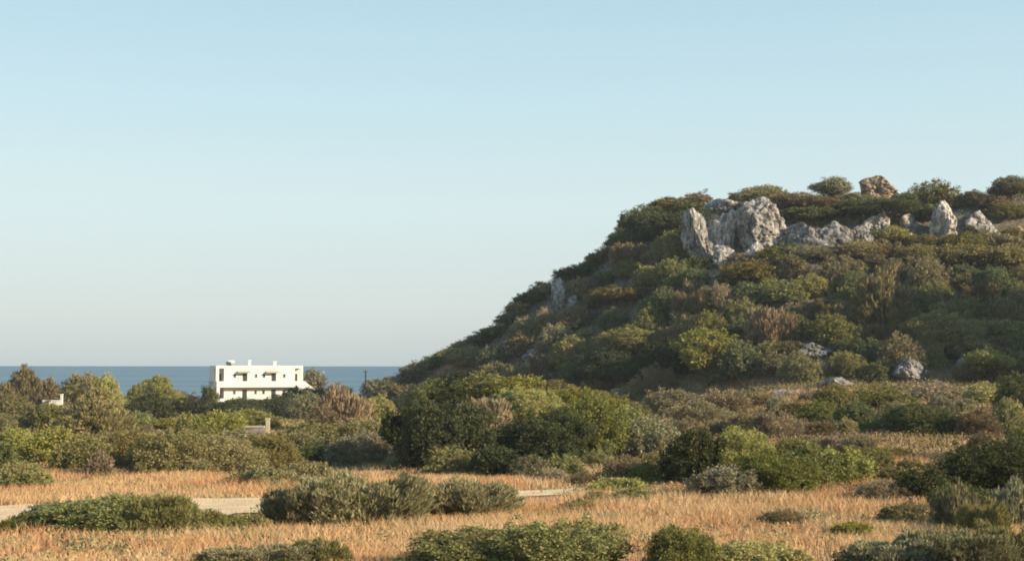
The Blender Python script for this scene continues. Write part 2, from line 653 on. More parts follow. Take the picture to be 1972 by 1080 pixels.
hash_shape = {'dome': 1, 'spread': 2, 'broom': 3, 'cushion': 4, 'tree': 5, 'pine': 6, 'plume': 7, 'juniper': 8}
NATH = {'dome': .62, 'spread': .34, 'broom': .60, 'cushion': .47, 'tree': .98, 'pine': .92, 'plume': 1.16, 'juniper': 1.0}
STYLE = {'dome': 'leaf', 'spread': 'leaf', 'broom': 'spray', 'cushion': 'twig', 'tree': 'leaf', 'pine': 'spray', 'plume': 'spray', 'juniper': 'spray'}
NV = {'near': 3, 'mid': 4, 'far': 4}
CACHE = {}
def crown_mesh(shape, v, lod):
    k = (shape, v, lod)
    if k not in CACHE:
        me = make_crown('foliage', lobes_for(shape, v + (10 if lod == 'mid' else 20 if lod == 'far' else 0)), lod, STYLE[shape])
        # to unit width and unit height, standing on its base
        co = np.empty(len(me.vertices) * 3, np.float32)
        me.vertices.foreach_get('co', co)
        co = co.reshape(-1, 3)
        ex = np.percentile(co[:, 0], 99) - np.percentile(co[:, 0], 1)
        ey = np.percentile(co[:, 1], 99) - np.percentile(co[:, 1], 1)
        ez = np.percentile(co[:, 2], 99.5)
        co = co / ((ex + ey) / 2)
        me.vertices.foreach_set('co', co.ravel())
        me.update()
        CACHE[k] = (me, float(ez / ((ex + ey) / 2)))
    return CACHE[k]

def trunk_mesh(shape, v):
    k = ('trunk', shape, v)
    if k not in CACHE:
        rr = random.Random(v)
        tb = []
        top = .55
        lean = .22 if shape == 'pine' else .05
        pts = [(-lean + lean * t * 1.2 + rr.uniform(-.01, .01), rr.uniform(-.01, .01), -.06 + (top + .06) * t) for t in (0, .25, .5, .75, 1)]
        tb.append(tube(pts, [.045, .036, .032, .026, .016], 8))
        for i in range(7):
            a = i * 2.4
            t = .3 + .6 * i / 7
            p0 = np.array([-lean + lean * t * 1.2, 0, top * t])
            p1 = p0 + np.array([math.cos(a) * .28, math.sin(a) * .28, .24])
            pm = (p0 + p1) / 2 + np.array([0, 0, -.03])
            tb.append(tube([p0, pm, p1], [.017, .012, .005], 5))
        CACHE[k] = join_tubes('trunk', tb)
    return CACHE[k]

STEMS = [stems_mesh(.34, .5, 14, .012) for _ in range(3)]

NAME = {'dome': 'shrub', 'spread': 'shrub', 'broom': 'broom_shrub', 'cushion': 'cushion_shrub', 'tree': 'tree', 'pine': 'pine_tree', 'plume': 'tamarisk_tree', 'juniper': 'juniper_tree'}
count_v = 0
PLACED = []       # (u, v, w, h, short) in the picture, used for telling neighbours apart

def plant(shape, x, y, z, w, h, mat, label, group, wpx, rz=None):
    global count_v
    count_v += 1
    lod = 'near' if wpx > 135 else 'mid' if wpx > 62 else 'far'
    v = (count_v * 7) % NV[lod]
    me, nat = crown_mesh(shape, v, lod)
    rz = random.random() * 6.283 if rz is None else rz
    tree = shape in ('tree', 'pine', 'plume', 'juniper')
    cat = 'tree' if tree else 'shrub'
    sx = w * random.uniform(.95, 1.05)
    sz = h / nat
    if lod == 'far' and not tree:
        root = link(NAME[shape], me, None, MAT[mat])
        root.location = (x, y, z - .04 * h)
        root.rotation_euler = (0, 0, rz)
        root.scale = (sx, sx, sz)
    else:
        root = empty(NAME[shape], (x, y, z - .04 * h), rz)
        f = link('crown' if tree else 'foliage', me, root, MAT[mat])
        f.scale = (sx, sx, sz)
        if tree:
            s = link('trunk', trunk_mesh(shape, v), root, BARK)
            s.scale = (sx, sx, sz)
        else:
            s = link('stem', STEMS[v % 3], root, BARK)
            s.scale = (sx, sx, h * 1.5)
    tag(root, label, cat, group)
    return root

# ------------------------------------------------------------------ the plants one can tell apart
# shape, u, v of the base, width and height in photo pixels, colour, label, short name (if it is a landmark)
G_FORE = 'shrubs in the foreground grass'
G_PLAIN = 'shrubs on the plain'
G_MOUND = 'bushes of the central thicket'
G_SLOPE = 'shrubs on the dry slope below the hill'
G_HILL = 'shrubs on the hill'
G_COAST = 'trees along the coast'
HAND = {
G_FORE: [
 ('dome', 905, 1112, 230, 92, 'green', 'left hump of the big leafy green bush pair at the bottom edge', 'the leafy bush pair at the bottom edge'),
 ('dome', 1075, 1118, 270, 118, 'green', 'taller right hump of the big leafy green bush pair at the bottom edge', None),
 ('dome', 1318, 1122, 170, 108, 'green', 'round green bush with a dark hollow, cut off by the bottom edge', 'the round green bush on the bottom edge'),
 ('spread', 1450, 1120, 240, 75, 'yellow', 'low yellow-green bush running right from the round bottom-edge bush', None),
 ('broom', 500, 1108, 200, 60, 'broom', 'feathery grey-green clump rising from the bottom edge left of centre', 'the feathery clump at the bottom left'),
 ('broom', 620, 1100, 110, 62, 'broom', 'thin feathery clump with orange grass on its right, at the bottom edge', None),
 ('broom', 1725, 1112, 180, 78, 'grey', 'grey-green twiggy bush at the bottom right, leftmost of its row', None),
 ('broom', 1855, 1118, 230, 98, 'grey', 'broad olive-grey twiggy bush filling the bottom right of the picture', 'the broad twiggy bush at the bottom right'),
 ('broom', 1965, 1112, 150, 104, 'broom', 'brownish olive bush in the bottom right corner', None),
 ('dome', 1665, 1110, 120, 62, 'dark', 'small dark green bush at the bottom edge, left of the twiggy bushes', None),
 ('broom', 1842, 1022, 80, 92, 'grey', 'pale grey-green upright bush standing against the dark shaded thicket', 'the pale upright bush before the shade'),
 ('broom', 1952, 1015, 76, 90, 'grey', 'tall pale feathery bush at the right edge before the shaded thicket', 'the tall pale bush at the right edge'),
 ('broom', 1895, 1035, 80, 72, 'olive', 'olive bush between the two pale feathery bushes on the right', None),
 ('spread', 38, 1036, 80, 44, 'green', 'small green bush at the left edge, end of the dark clump', None),
 ('dome', 105, 1034, 160, 66, 'dark', 'dark green bush at the left end of the clump beside the sandy track', None),
 ('dome', 200, 1036, 190, 84, 'green', 'tallest leafy bush in the dark clump before the sandy track', 'the dark clump before the sandy track'),
 ('broom', 300, 1034, 170, 84, 'green', 'upright green bush with twiggy sprays on the right of the dark clump', None),
 ('spread', 395, 1030, 140, 46, 'green', 'low green bush trailing right from the dark clump by the track', None),
 ('spread', 470, 1024, 110, 34, 'olive', 'low straggling bush between the dark clump and the feathery centre bush', None),
 ('broom', 590, 1016, 150, 78, 'broom', 'left shoulder of the large feathery grey-green bush right of the track', None),
 ('broom', 680, 1020, 240, 106, 'broom', 'largest feathery grey-green bush in the field, right of the sandy track', 'the largest feathery bush'),
 ('broom', 765, 1008, 110, 66, 'broom', 'slender sprays at the right side of the largest feathery bush', None),
 ('broom', 890, 1004, 230, 80, 'broom', 'wide low grey-green twiggy bush in the grass at centre', 'the wide twiggy bush at centre'),
 ('broom', 805, 996, 90, 52, 'broom', 'small twiggy bush between the two feathery grey-green bushes', None),
 ('spread', 1112, 990, 80, 26, 'olive', 'small flat olive patch alone in the tan grass', None),
 ('spread', 1205, 972, 120, 30, 'green', 'low flat green shrub in the grass below the thicket', None),
 ('cushion', 1510, 1015, 90, 36, 'brown', 'low rusty brown tuft in the orange grass at right', None),
 ('spread', 1640, 1035, 90, 30, 'yellow', 'low yellowish shrub in orange grass at the edge of the shade', None),
 ('cushion', 192, 922, 52, 54, 'brown', 'dark brown twiggy bush against the foot of the olive hedge', 'the dark twiggy bush'),
],
G_PLAIN: [
 ('dome', 42, 948, 110, 60, 'olive', 'round olive bush at the left edge above the sandy track', 'the round olive bush at the left edge'),
 ('dome', 2, 912, 60, 62, 'dark', 'dark bush half cut off by the left edge', None),
 ('dome', 30, 882, 100, 58, 'yellow', 'yellow-green bush at the left edge behind the round olive one', None),
 ('dome', 105, 898, 130, 74, 'yellow', 'large yellow-green bush near the left edge', 'the large yellow-green bush on the left'),
 ('dome', 165, 912, 110, 76, 'olive', 'brown-flecked olive bush right of the large yellow-green bush', None),
 ('dome', 238, 906, 140, 78, 'olive', 'olive bush directly behind the dark twiggy bush', None),
 ('dome', 335, 918, 170, 92, 'olive', 'largest olive bush of the hedge above the dry grass', 'the largest bush of the olive hedge'),
 ('dome', 280, 872, 82, 52, 'brown', 'brown-tipped round bush rising from the left part of the hedge', 'the brown-tipped round bush'),
 ('dome', 432, 916, 150, 78, 'olive', 'olive hedge bush standing behind the tall pale grass', None),
 ('dome', 512, 908, 150, 74, 'olive', 'olive hedge bush below the low stone wall', None),
 ('dome', 575, 892, 120, 62, 'broom', 'dull olive bush at the right end of the hedge', None),
 ('dome', 460, 876, 130, 48, 'broom', 'flat-topped dull bush just under the low stone wall', None),
 ('dome', 385, 876, 110, 54, 'olive', 'olive bush between the brown-tipped bush and the stone wall', None),
 ('spread', 205, 874, 100, 42, 'broom', 'low dull bush in front of the broad tamarisk', None),
 ('dome', 415, 846, 110, 56, 'yellow', 'bright yellow-green round bush left of the low stone wall', 'the bright round bush by the wall'),
 ('dome', 482, 828, 110, 40, 'yellow', 'golden-green bush directly behind the low stone wall', None),
 ('dome', 365, 848, 60, 52, 'green', 'small green bush left of the bright round bush by the wall', None),
 ('dome', 592, 866, 120, 56, 'olive', 'olive bush right of the pale stone post', None),
 ('broom', 665, 832, 100, 88, 'tan', 'tall tan-brown bush standing right of the white house', 'the tall tan bush'),
 ('dome', 622, 842, 80, 62, 'brown', 'purplish brown bush at the left foot of the tall tan bush', None),
 ('dome', 590, 806, 90, 52, 'grey', 'slate grey rounded bush below the stair of the white house', 'the slate grey bush'),
 ('dome', 730, 812, 66, 52, 'yellow', 'yellow-tipped bush right of the tall tan bush', None),
 ('dome', 705, 858, 100, 52, 'olive', 'olive bush under the tall tan bush', None),
 ('dome', 695, 896, 140, 64, 'grey', 'grey-green leafy bush above the largest feathery bush', None),
 ('dome', 610, 896, 90, 44, 'dark', 'dark green low bush left of the grey-green leafy one', None),
 ('spread', 520, 940, 120, 42, 'broom', 'olive-brown scrub patch in dry grass beside the track end', None),
 ('spread', 590, 930, 90, 40, 'broom', 'brownish scrub clump left of the largest feathery bush', None),
 ('dome', 290, 812, 90, 56, 'deep', 'dark green bush at the left end of the shaded row below the sea', None),
 ('dome', 365, 802, 100, 38, 'deep', 'dark shaded bush left of the white house front', None),
 ('spread', 440, 802, 110, 34, 'deep', 'dark rounded bush hiding the foot of the white house', None),
 ('spread', 530, 800, 150, 38, 'deep', 'long dark shaded bush in front of the white house', 'the long dark bush before the house'),
 ('spread', 600, 778, 90, 32, 'deep', 'dark bush under the outside stair of the white house', None),
 ('dome', 25, 812, 90, 50, 'broom', 'dull bush under the brownish pine at the left edge', None),
],
G_COAST: [
 ('plume', 45, 792, 84, 88, 'brown', 'brownish conical tree, tallest against the sea at the far left', 'the brownish conical tree'),
 ('plume', 8, 800, 60, 64, 'broom', 'dull green tree cut off by the left edge', None),
 ('plume', 92, 795, 50, 68, 'brown', 'brown-green tree between the conical tree and the white wall', None),
 ('tree', 158, 800, 90, 82, 'olive', 'brown-topped green tree in front of the sea, left of two', None),
 ('plume', 205, 812, 80, 92, 'yellow', 'yellowish tree in front of the sea, right of the brown-topped one', 'the yellowish tree before the sea'),
 ('plume', 182, 846, 130, 98, 'olive', 'broad olive tamarisk in the middle of the left plain', 'the broad tamarisk'),
 ('plume', 305, 784, 84, 62, 'yellow', 'bright yellow-green tree standing alone against the sea', 'the yellow-green tree against the sea'),
 ('plume', 262, 788, 50, 48, 'green', 'small dark green tree left of the bright yellow-green one', None),
 ('dome', 352, 782, 60, 28, 'grey', 'low grey-green bush right of the bright yellow-green tree', None),
 ('dome', 92, 838, 72, 64, 'olive', 'olive bush hiding the left part of the white garden wall', None),
 ('dome', 116, 836, 80, 54, 'grey', 'grey bush below the white wall and pillar', None),
 ('dome', 405, 770, 34, 28, 'dark', 'small dark bush beside the white post at the house corner', None),
 ('dome', 655, 762, 70, 26, 'olive', 'olive bush against the sea right of the pale pole', None),
],
G_MOUND: [
 ('dome', 795, 890, 120, 112, 'deep', 'very dark bush at the left end of the central thicket', None),
 ('dome', 862, 905, 170, 138, 'deep', 'largest dark green bush of the central thicket', 'the largest dark bush'),
 ('broom', 938, 842, 90, 76, 'tan', 'pinkish brown dry bush in the middle of the thicket', 'the pinkish dry bush'),
 ('dome', 885, 800, 130, 58, 'deep', 'dark green bush on top of the thicket, behind the largest dark one', None),
 ('dome', 872, 758, 64, 30, 'yellow', 'small bright yellow-green bush on the skyline of the thicket', None),
 ('dome', 1015, 812, 140, 66, 'yellow', 'yellow-green bush on the crown of the thicket', 'the yellow-green thicket crown'),
 ('dome', 1045, 900, 180, 112, 'deep', 'deep green bush in front of the yellow-green thicket crown', None),
 ('dome', 1135, 890, 180, 128, 'green', 'large green bush in the right half of the thicket', 'the large green thicket bush'),
 ('dome', 1112, 802, 170, 56, 'yellow', 'sunlit yellow-green bush along the top of the thicket', None),
 ('dome', 1208, 868, 120, 86, 'green', 'green bush at the right shoulder of the thicket', None),
 ('dome', 1258, 886, 120, 86, 'grey', 'grey-green bush at the right end of the thicket by the golden slope', 'the grey-green bush ending the thicket'),
 ('dome', 930, 778, 130, 62, 'green', 'green bush high on the thicket left of its yellow-green crown', None),
 ('dome', 1000, 774, 120, 52, 'yellow', 'sunlit bush at the very top of the thicket', None),
 ('dome', 1066, 780, 120, 48, 'olive', 'olive bush at the top right of the thicket', None),
 ('broom', 985, 756, 66, 52, 'olive', 'upright olive shoots on the skyline of the thicket above its yellow-green crown', None),
 ('broom', 1092, 768, 56, 40, 'green', 'upright green shoots at the top right of the thicket', None),
 ('dome', 1165, 806, 90, 50, 'olive', 'olive bush on the right brow of the thicket', None),
 ('dome', 1236, 834, 80, 44, 'gold', 'golden-tipped bush on the right brow of the thicket by the golden slope', None),
 ('dome', 845, 792, 110, 62, 'green', 'green bush at the upper left of the thicket near the sea', None),
 ('dome', 868, 920, 110, 60, 'olive', 'olive bush at the front foot of the largest dark bush', None),
 ('dome', 955, 922, 100, 66, 'deep', 'dark bush at the front of the thicket beneath the pinkish dry bush', None),
 ('dome', 1022, 926, 80, 50, 'grey', 'pale-leaved bush at the thicket front', None),
 ('dome', 1088, 922, 90, 48, 'green', 'small green bush at the thicket front, beside the pink-grey tuft', None),
 ('cushion', 1058, 930, 60, 30, 'tan', 'pink-grey dry tuft at the foot of the thicket', 'the pink-grey tuft'),
 ('cushion', 1125, 935, 60, 28, 'brown', 'reddish dry tuft right of the pink-grey tuft', None),
 ('cushion', 1205, 925, 80, 50, 'brown', 'purplish twiggy tuft below the right end of the thicket', None),
 ('dome', 1268, 932, 100, 52, 'green', 'green bush beside the purplish twiggy tuft', None),
 ('spread', 1195, 948, 110, 30, 'yellow', 'low yellow-green shrub at the edge of the tan grass', None),
 ('dome', 905, 708, 80, 42, 'gold', 'sunlit golden bush on the spur at the left foot of the hill', 'the golden bush on the spur'),
 ('dome', 960, 738, 90, 42, 'olive', 'olive bush right of and below the golden bush on the spur', None),
 ('dome', 1010, 746, 70, 38, 'tan', 'pale dry bush above the yellow-green thicket crown', None),
 ('dome', 1055, 750, 60, 32, 'grey', 'grey-tipped bush in the hollow behind the thicket', None),
 ('dome', 905, 752, 130, 40, 'deep', 'dark bush under the golden bush on the spur', None),
 ('dome', 800, 740, 60, 44, 'grey', 'pale grey-green bush at the seaward toe of the hill', 'the pale bush at the seaward toe'),
 ('spread', 745, 760, 90, 34, 'grey', 'low greyish bush running down to the sea from the hill', None),
 ('spread', 800, 772, 120, 34, 'brown', 'brown-grey scrub below the pale bush at the seaward toe', None),
 ('dome', 760, 838, 60, 44, 'green', 'green bush between the yellow-tipped bush and the dark thicket', None),
],
G_SLOPE: [
 ('dome', 1340, 930, 130, 104, 'deep', 'deep green round bush on the dry slope, right of the golden grass', 'the deep green round bush'),
 ('dome', 1432, 926, 150, 104, 'yellow', 'yellow-green bush right of the deep green round bush', 'the yellow-green slope bush'),
 ('dome', 1490, 958, 160, 92, 'green', 'leafy green bush at the front edge of the slope above the orange grass', 'the leafy front bush'),
 ('dome', 1392, 962, 130, 66, 'grey', 'greyish bush with dark underside at the slope front', None),
 ('dome', 1568, 938, 130, 86, 'green', 'green bush in the middle of the slope front', None),
 ('dome', 1632, 934, 110, 74, 'yellow', 'yellow-green bush at the right end of the slope front', None),
 ('dome', 1690, 912, 70, 48, 'olive', 'olive bush beside the reddish bank', None),
 ('dome', 1530, 890, 90, 48, 'olive', 'olive bush behind the leafy front bushes', None),
 ('cushion', 1555, 876, 66, 38, 'grey', 'pale grey cushion bush on the slope', 'the pale grey cushion'),
 ('cushion', 1612, 880, 66, 46, 'tan', 'tan flat-topped cushion bush right of the pale grey one', None),
 ('cushion', 1655, 880, 66, 52, 'brown', 'dark brown cushion bush right of the tan one', None),
 ('cushion', 1628, 838, 56, 36, 'olive', 'small rounded olive bush above the tan cushion', None),
 ('cushion', 1585, 842, 60, 32, 'brown', 'brown cushion bush above the pale grey cushion', None),
 ('cushion', 1498, 846, 96, 58, 'brown', 'large brown-grey cushion bush in the middle of the slope', 'the large brown-grey cushion'),
 ('cushion', 1445, 840, 80, 52, 'brown', 'brown twiggy bush left of the large brown-grey cushion', None),
 ('cushion', 1398, 800, 100, 52, 'tan', 'large pale tan dome bush at the head of the slope', 'the large tan dome'),
 ('cushion', 1345, 822, 100, 52, 'brown', 'brown twiggy bush below left of the large tan dome', None),
 ('cushion', 1262, 764, 82, 62, 'tan', 'pale beige dome bush at the foot of the dark hill', 'the beige dome bush'),
 ('dome', 1225, 786, 70, 50, 'broom', 'grey-brown bush at the left foot of the beige dome bush', None),
 ('dome', 1300, 796, 100, 48, 'brown', 'brown bush right below the beige dome bush', None),
 ('dome', 1608, 796, 90, 58, 'olive', 'tan-olive rounded bush at the upper edge of the slope', 'the tan-olive upper bush'),
 ('dome', 1690, 790, 110, 52, 'olive', 'wide olive bush right of the tan-olive rounded one', None),
 ('dome', 1575, 812, 70, 44, 'green', 'green bush left of and below the tan-olive rounded one', None),
 ('dome', 1725, 826, 66, 54, 'grey', 'grey-green bush left of the dark hollow on the slope', None),
 ('dome', 1650, 820, 80, 48, 'dark', 'dark green bush between the tan-olive bush and the grey-green one', None),
 ('dome', 1800, 772, 110, 40, 'tan', 'pale tan bush below the broken grey slab', None),
 ('dome', 1785, 838, 140, 62, 'dark', 'dark green bush in the hollow above the golden bank', 'the dark bush in the hollow'),
 ('cushion', 1885, 842, 80, 58, 'brown', 'pinkish brown bush right of the dark bush in the hollow', None),
 ('dome', 1945, 838, 80, 72, 'olive', 'olive-brown bush at the right edge above the bank', None),
 ('dome', 1900, 778, 100, 44, 'yellow', 'yellow-green bush at the right under the hill', None),
 ('dome', 1960, 790, 80, 74, 'dark', 'dark bush at the right edge under the hill', None),
 ('spread', 1700, 884, 90, 24, 'gold', 'low golden scrub on the reddish bank', None),
 ('dome', 1905, 962, 200, 112, 'deep', 'large dark green bush in full shade at the right', 'the large shaded bush'),
 ('dome', 1972, 952, 150, 116, 'deep', 'dark shaded bush cut off by the right edge', None),
 ('dome', 1782, 968, 120, 72, 'deep', 'dark bush in shade left of the large shaded one', None),
 ('dome', 1858, 990, 130, 60, 'dark', 'low dark bush below the large shaded one', None),
 ('cushion', 1700, 968, 100, 44, 'brown', 'dull brown tuft at the left margin of the shade', None),
 ('cushion', 1760, 1012, 130, 44, 'brown', 'greyish brown tuft in the shaded grass', None),
],
G_HILL: [
 ('tree', 1362, 752, 120, 122, 'yellow', 'light green tree with visible trunk at the foot of the hill', 'the light green tree'),
 ('dome', 1215, 690, 160, 62, 'gold', 'wide bush with a golden sunlit top on the lower hill', 'the golden-topped bush'),
 ('dome', 1175, 738, 140, 68, 'deep', 'dark green bush under the golden-topped bush', None),
 ('dome', 1285, 730, 110, 76, 'deep', 'dark bush left of the light green tree', None),
 ('dome', 1240, 746, 100, 52, 'deep', 'dark bush behind the beige dome bush at the hill foot', None),
 ('dome', 1325, 706, 70, 50, 'olive', 'olive bush up and left of the light green tree', None),
 ('dome', 1425, 738, 110, 82, 'dark', 'dark green bush right of the light green tree', None),
 ('broom', 1480, 676, 90, 84, 'tan', 'tan-brown thin bush standing out on the dark hill face', 'the tan-brown thin bush'),
 ('juniper', 1705, 648, 120, 138, 'broom', 'tall olive juniper in the middle of the hill face', 'the tall juniper'),
 ('juniper', 1742, 668, 70, 76, 'gold', 'brown-gold lower arm of juniper right of the tall one', None),
 ('dome', 1560, 580, 84, 54, 'yellow', 'pale yellow-green round bush below the cliff', 'the pale round bush below the cliff'),
 ('dome', 1498, 592, 100, 56, 'green', 'fresh green bush left of the pale round bush below the cliff', None),
 ('dome', 1828, 690, 150, 92, 'olive', 'large light olive bush low on the right of the hill', 'the large light olive bush'),
 ('dome', 1925, 668, 120, 56, 'olive', 'flat olive bush at the right edge beside the large light olive one', None),
 ('tree', 1905, 742, 90, 72, 'yellow', 'small yellow-green tree at the hill foot near the right edge', 'the small yellow-green tree'),
 ('dome', 1205, 588, 120, 38, 'gold', 'golden-brown topped bush high on the left of the hill face', 'the golden-brown flank bush'),
 ('dome', 1445, 556, 110, 58, 'gold', 'orange-brown bush just below the small white boulders', 'the orange-brown bush'),
 ('dome', 1472, 392, 90, 36, 'olive', 'dark round bush on the crest above the great cliff face', None),
 ('tree', 1602, 392, 78, 52, 'grey', 'round grey-green tree on the crest left of the tan rock', 'the round crest tree'),
 ('dome', 1796, 400, 96, 54, 'olive', 'big dark dome bush on the crest right of the tan rock', 'the big crest dome'),
 ('dome', 1872, 400, 70, 34, 'grey', 'grey-green bush on the crest between the big dome and the brownish tree', None),
 ('tree', 1948, 404, 82, 66, 'brown', 'round brownish tree with ragged left side on the crest at the right edge', 'the brownish crest tree'),
 ('dome', 1292, 416, 90, 36, 'gold', 'golden bush on the left shoulder of the summit', 'the golden shoulder bush'),
 ('dome', 1242, 450, 90, 54, 'dark', 'dark bush on the skyline below the golden shoulder bush', None),
 ('dome', 1205, 486, 70, 42, 'dark', 'dark skyline bush above the notch in the left flank', None),
 ('dome', 1290, 470, 110, 62, 'deep', 'large dark bush against the left side of the cliff', 'the dark bush beside the cliff'),
 ('dome', 1540, 402, 90, 32, 'brown', 'brown scrub on the crest left of the round tree', None),
 ('dome', 1580, 416, 110, 34, 'brown', 'reddish brown scrub below the round crest tree', None),
 ('dome', 1648, 398, 60, 28, 'broom', 'dull scrub in the crest gap between round tree and tan rock', None),
 ('dome', 1745, 398, 60, 28, 'dark', 'small dark bush between the tan rock and the big crest dome', None),
 ('dome', 1700, 432, 150, 40, 'dark', 'long dark bush in the shade under the tan crest rock', None),
 ('dome', 1780, 438, 60, 38, 'dark', 'dark bush left of the tall pale pinnacle', None),
 ('dome', 1940, 436, 80, 40, 'olive', 'olive bush under the brownish crest tree', None),
 ('dome', 1550, 440, 110, 32, 'dark', 'dark green shrubs band above the middle cliff', None),
 ('dome', 1345, 392, 60, 24, 'brown', 'brown scrub on the summit above the left cliff slabs', None),
 ('dome', 1110, 540, 66, 28, 'dark', 'dark skyline bush midway down the left flank', None),
 ('dome', 1015, 594, 60, 30, 'dark', 'dark bush on the lower skyline of the left flank', 'the lower skyline bush'),
 ('dome', 955, 656, 60, 26, 'dark', 'dark bush where the skyline drops to the seaward spur', None),
 ('dome', 1715, 480, 80, 42, 'yellow', 'yellow-green bush below the sharp white rock', None),
 ('dome', 1660, 502, 120, 40, 'gold', 'golden scrub along the foot of the middle cliff', None),
 ('dome', 1560, 508, 100, 36, 'broom', 'dull olive scrub below the dark middle cliff', None),
 ('dome', 1860, 520, 130, 50, 'gold', 'golden-olive bush below the tall pale pinnacle', 'the golden-olive bush'),
 ('dome', 1940, 530, 110, 60, 'gold', 'golden bush at the right edge below the pinkish rock', None),
 ('spread', 1962, 476, 80, 36, 'gold', 'golden scrub at the right edge under the pinkish tan boulder', None),
 ('dome', 1908, 414, 60, 28, 'brown', 'small brown bush above the pinkish boulder', None),
 ('dome', 1322, 430, 60, 44, 'dark', 'dark bush growing against the upper left of the cliff', None),
 ('dome', 1424, 392, 56, 24, 'olive', 'olive bush on top of the cliff above the great grey face', None),
 ('dome', 1500, 412, 60, 34, 'brown', 'brown bush over the right shoulder of the great grey face', None),
 ('dome', 1430, 516, 56, 28, 'brown', 'low brown bush between the two small white boulders', None),
 ('dome', 1345, 530, 60, 34, 'dark', 'dark bush at the base of the left cliff slab', None),
 ('dome', 1520, 500, 56, 34, 'dark', 'dark bush in the cleft right of the great grey face', None),
 ('spread', 1850, 482, 100, 34, 'gold', 'low golden scrub at the foot of the tall pale pinnacle', None),
 ('spread', 1925, 480, 90, 34, 'brown', 'low brownish scrub at the foot of the pinkish boulder', None),
 ('spread', 1765, 486, 80, 34, 'olive', 'low olive scrub under the tiny white boulder', None),
 ('dome', 1770, 520, 100, 50, 'olive', 'olive bush left of the golden-olive bush', None),
],
}
for grp, rows in HAND.items():
    for shape, u, vb, w, h, mat, label, short in rows:
        x, y, z = hit(u, vb)
        k = y / F
        # step half a crown back so that the front of the plant meets its base line
        d = min(w * k * .30, 1.2)
        y2 = y + d
        x2 = x / y * y2
        z2 = float(ground(x2, y2))
        k = y2 / F
        top_z = CAMZ + ray(u, vb - h)[2] / ray(u, vb - h)[1] * y2
        hh = max(top_z - z2, h * k * .75)
        hh = min(hh, h * k * (1.35 if abs(project(x, y, z)[1] - vb) < 8 else 2.0))
        if grp == G_FORE: hh = hh * 1.02
        plant(shape, x2, y2, z2, w * k, hh, mat, label, grp, w)
        PLACED.append((u, vb - h / 2, w, h, short, x2, y2))

def tree_at(shape, u, v0, v1, d, w, mat, label, grp):
    x, y = ray(u, v0)[0] / ray(u, v0)[1] * d, d
    z = float(ground(x, y))
    zt = CAMZ + ray(u, v0)[2] / ray(u, v0)[1] * d
    plant(shape, x, y, z, w * d / F, zt - z, mat, label, grp, w)
    PLACED.append((u, (v0 + v1) / 2, w, v1 - v0, None, x, y))
tree_at('tree', 600, 709, 760, 278, 54, 'grey', 'grey-green tree with thin trunks at the right end of the white house', G_COAST)

# ------------------------------------------------------------------ rocks
def rock_mesh(seed, n_planes=16, sub=5, rough=.12, taper=0, lean=0):
    bm = bmesh.new()
    bmesh.ops.create_icosphere(bm, subdivisions=sub, radius=1.0)
    co = np.array([v.co[:] for v in bm.verts])
    r = np.random.default_rng(seed)
    pn = r.normal(size=(n_planes, 3))
    pn[:, 2] *= .6
    pn /= np.linalg.norm(pn, axis=1, keepdims=True)
    pd = .55 + .4 * r.random(n_planes)
    dt = co @ pn.T
    rr = np.where(dt > .05, pd / np.maximum(dt, .05), 9).min(1)
    rr = np.minimum(rr, 1.15)
    n1 = fbm(co * 2.2 + seed * 3.1, 5, seed)
    st = co * np.array([3.2, 3.2, .8]) + seed
    crack = np.abs(fbm(st, 4, seed + 9))
    n3 = fbm(co * 9 + seed, 3, seed + 4)
    rr = rr * (1 + rough * n1 * 1.4 - rough * 1.3 * np.exp(-crack * 18) + rough * .35 * n3)
    co = co * rr[:, None]
    if taper:
        zz = (co[:, 2:] - co[:, 2].min()) / (co[:, 2].max() - co[:, 2].min())
        co[:, :2] *= 1.12 - taper * zz ** 1.2
        co[:, 0] += lean * (zz[:, 0] - .5)
    for v, c in zip(bm.verts, co): v.co = c
    me = bpy.data.meshes.new('rock')
    bm.to_mesh(me)
    bm.free()
    return me

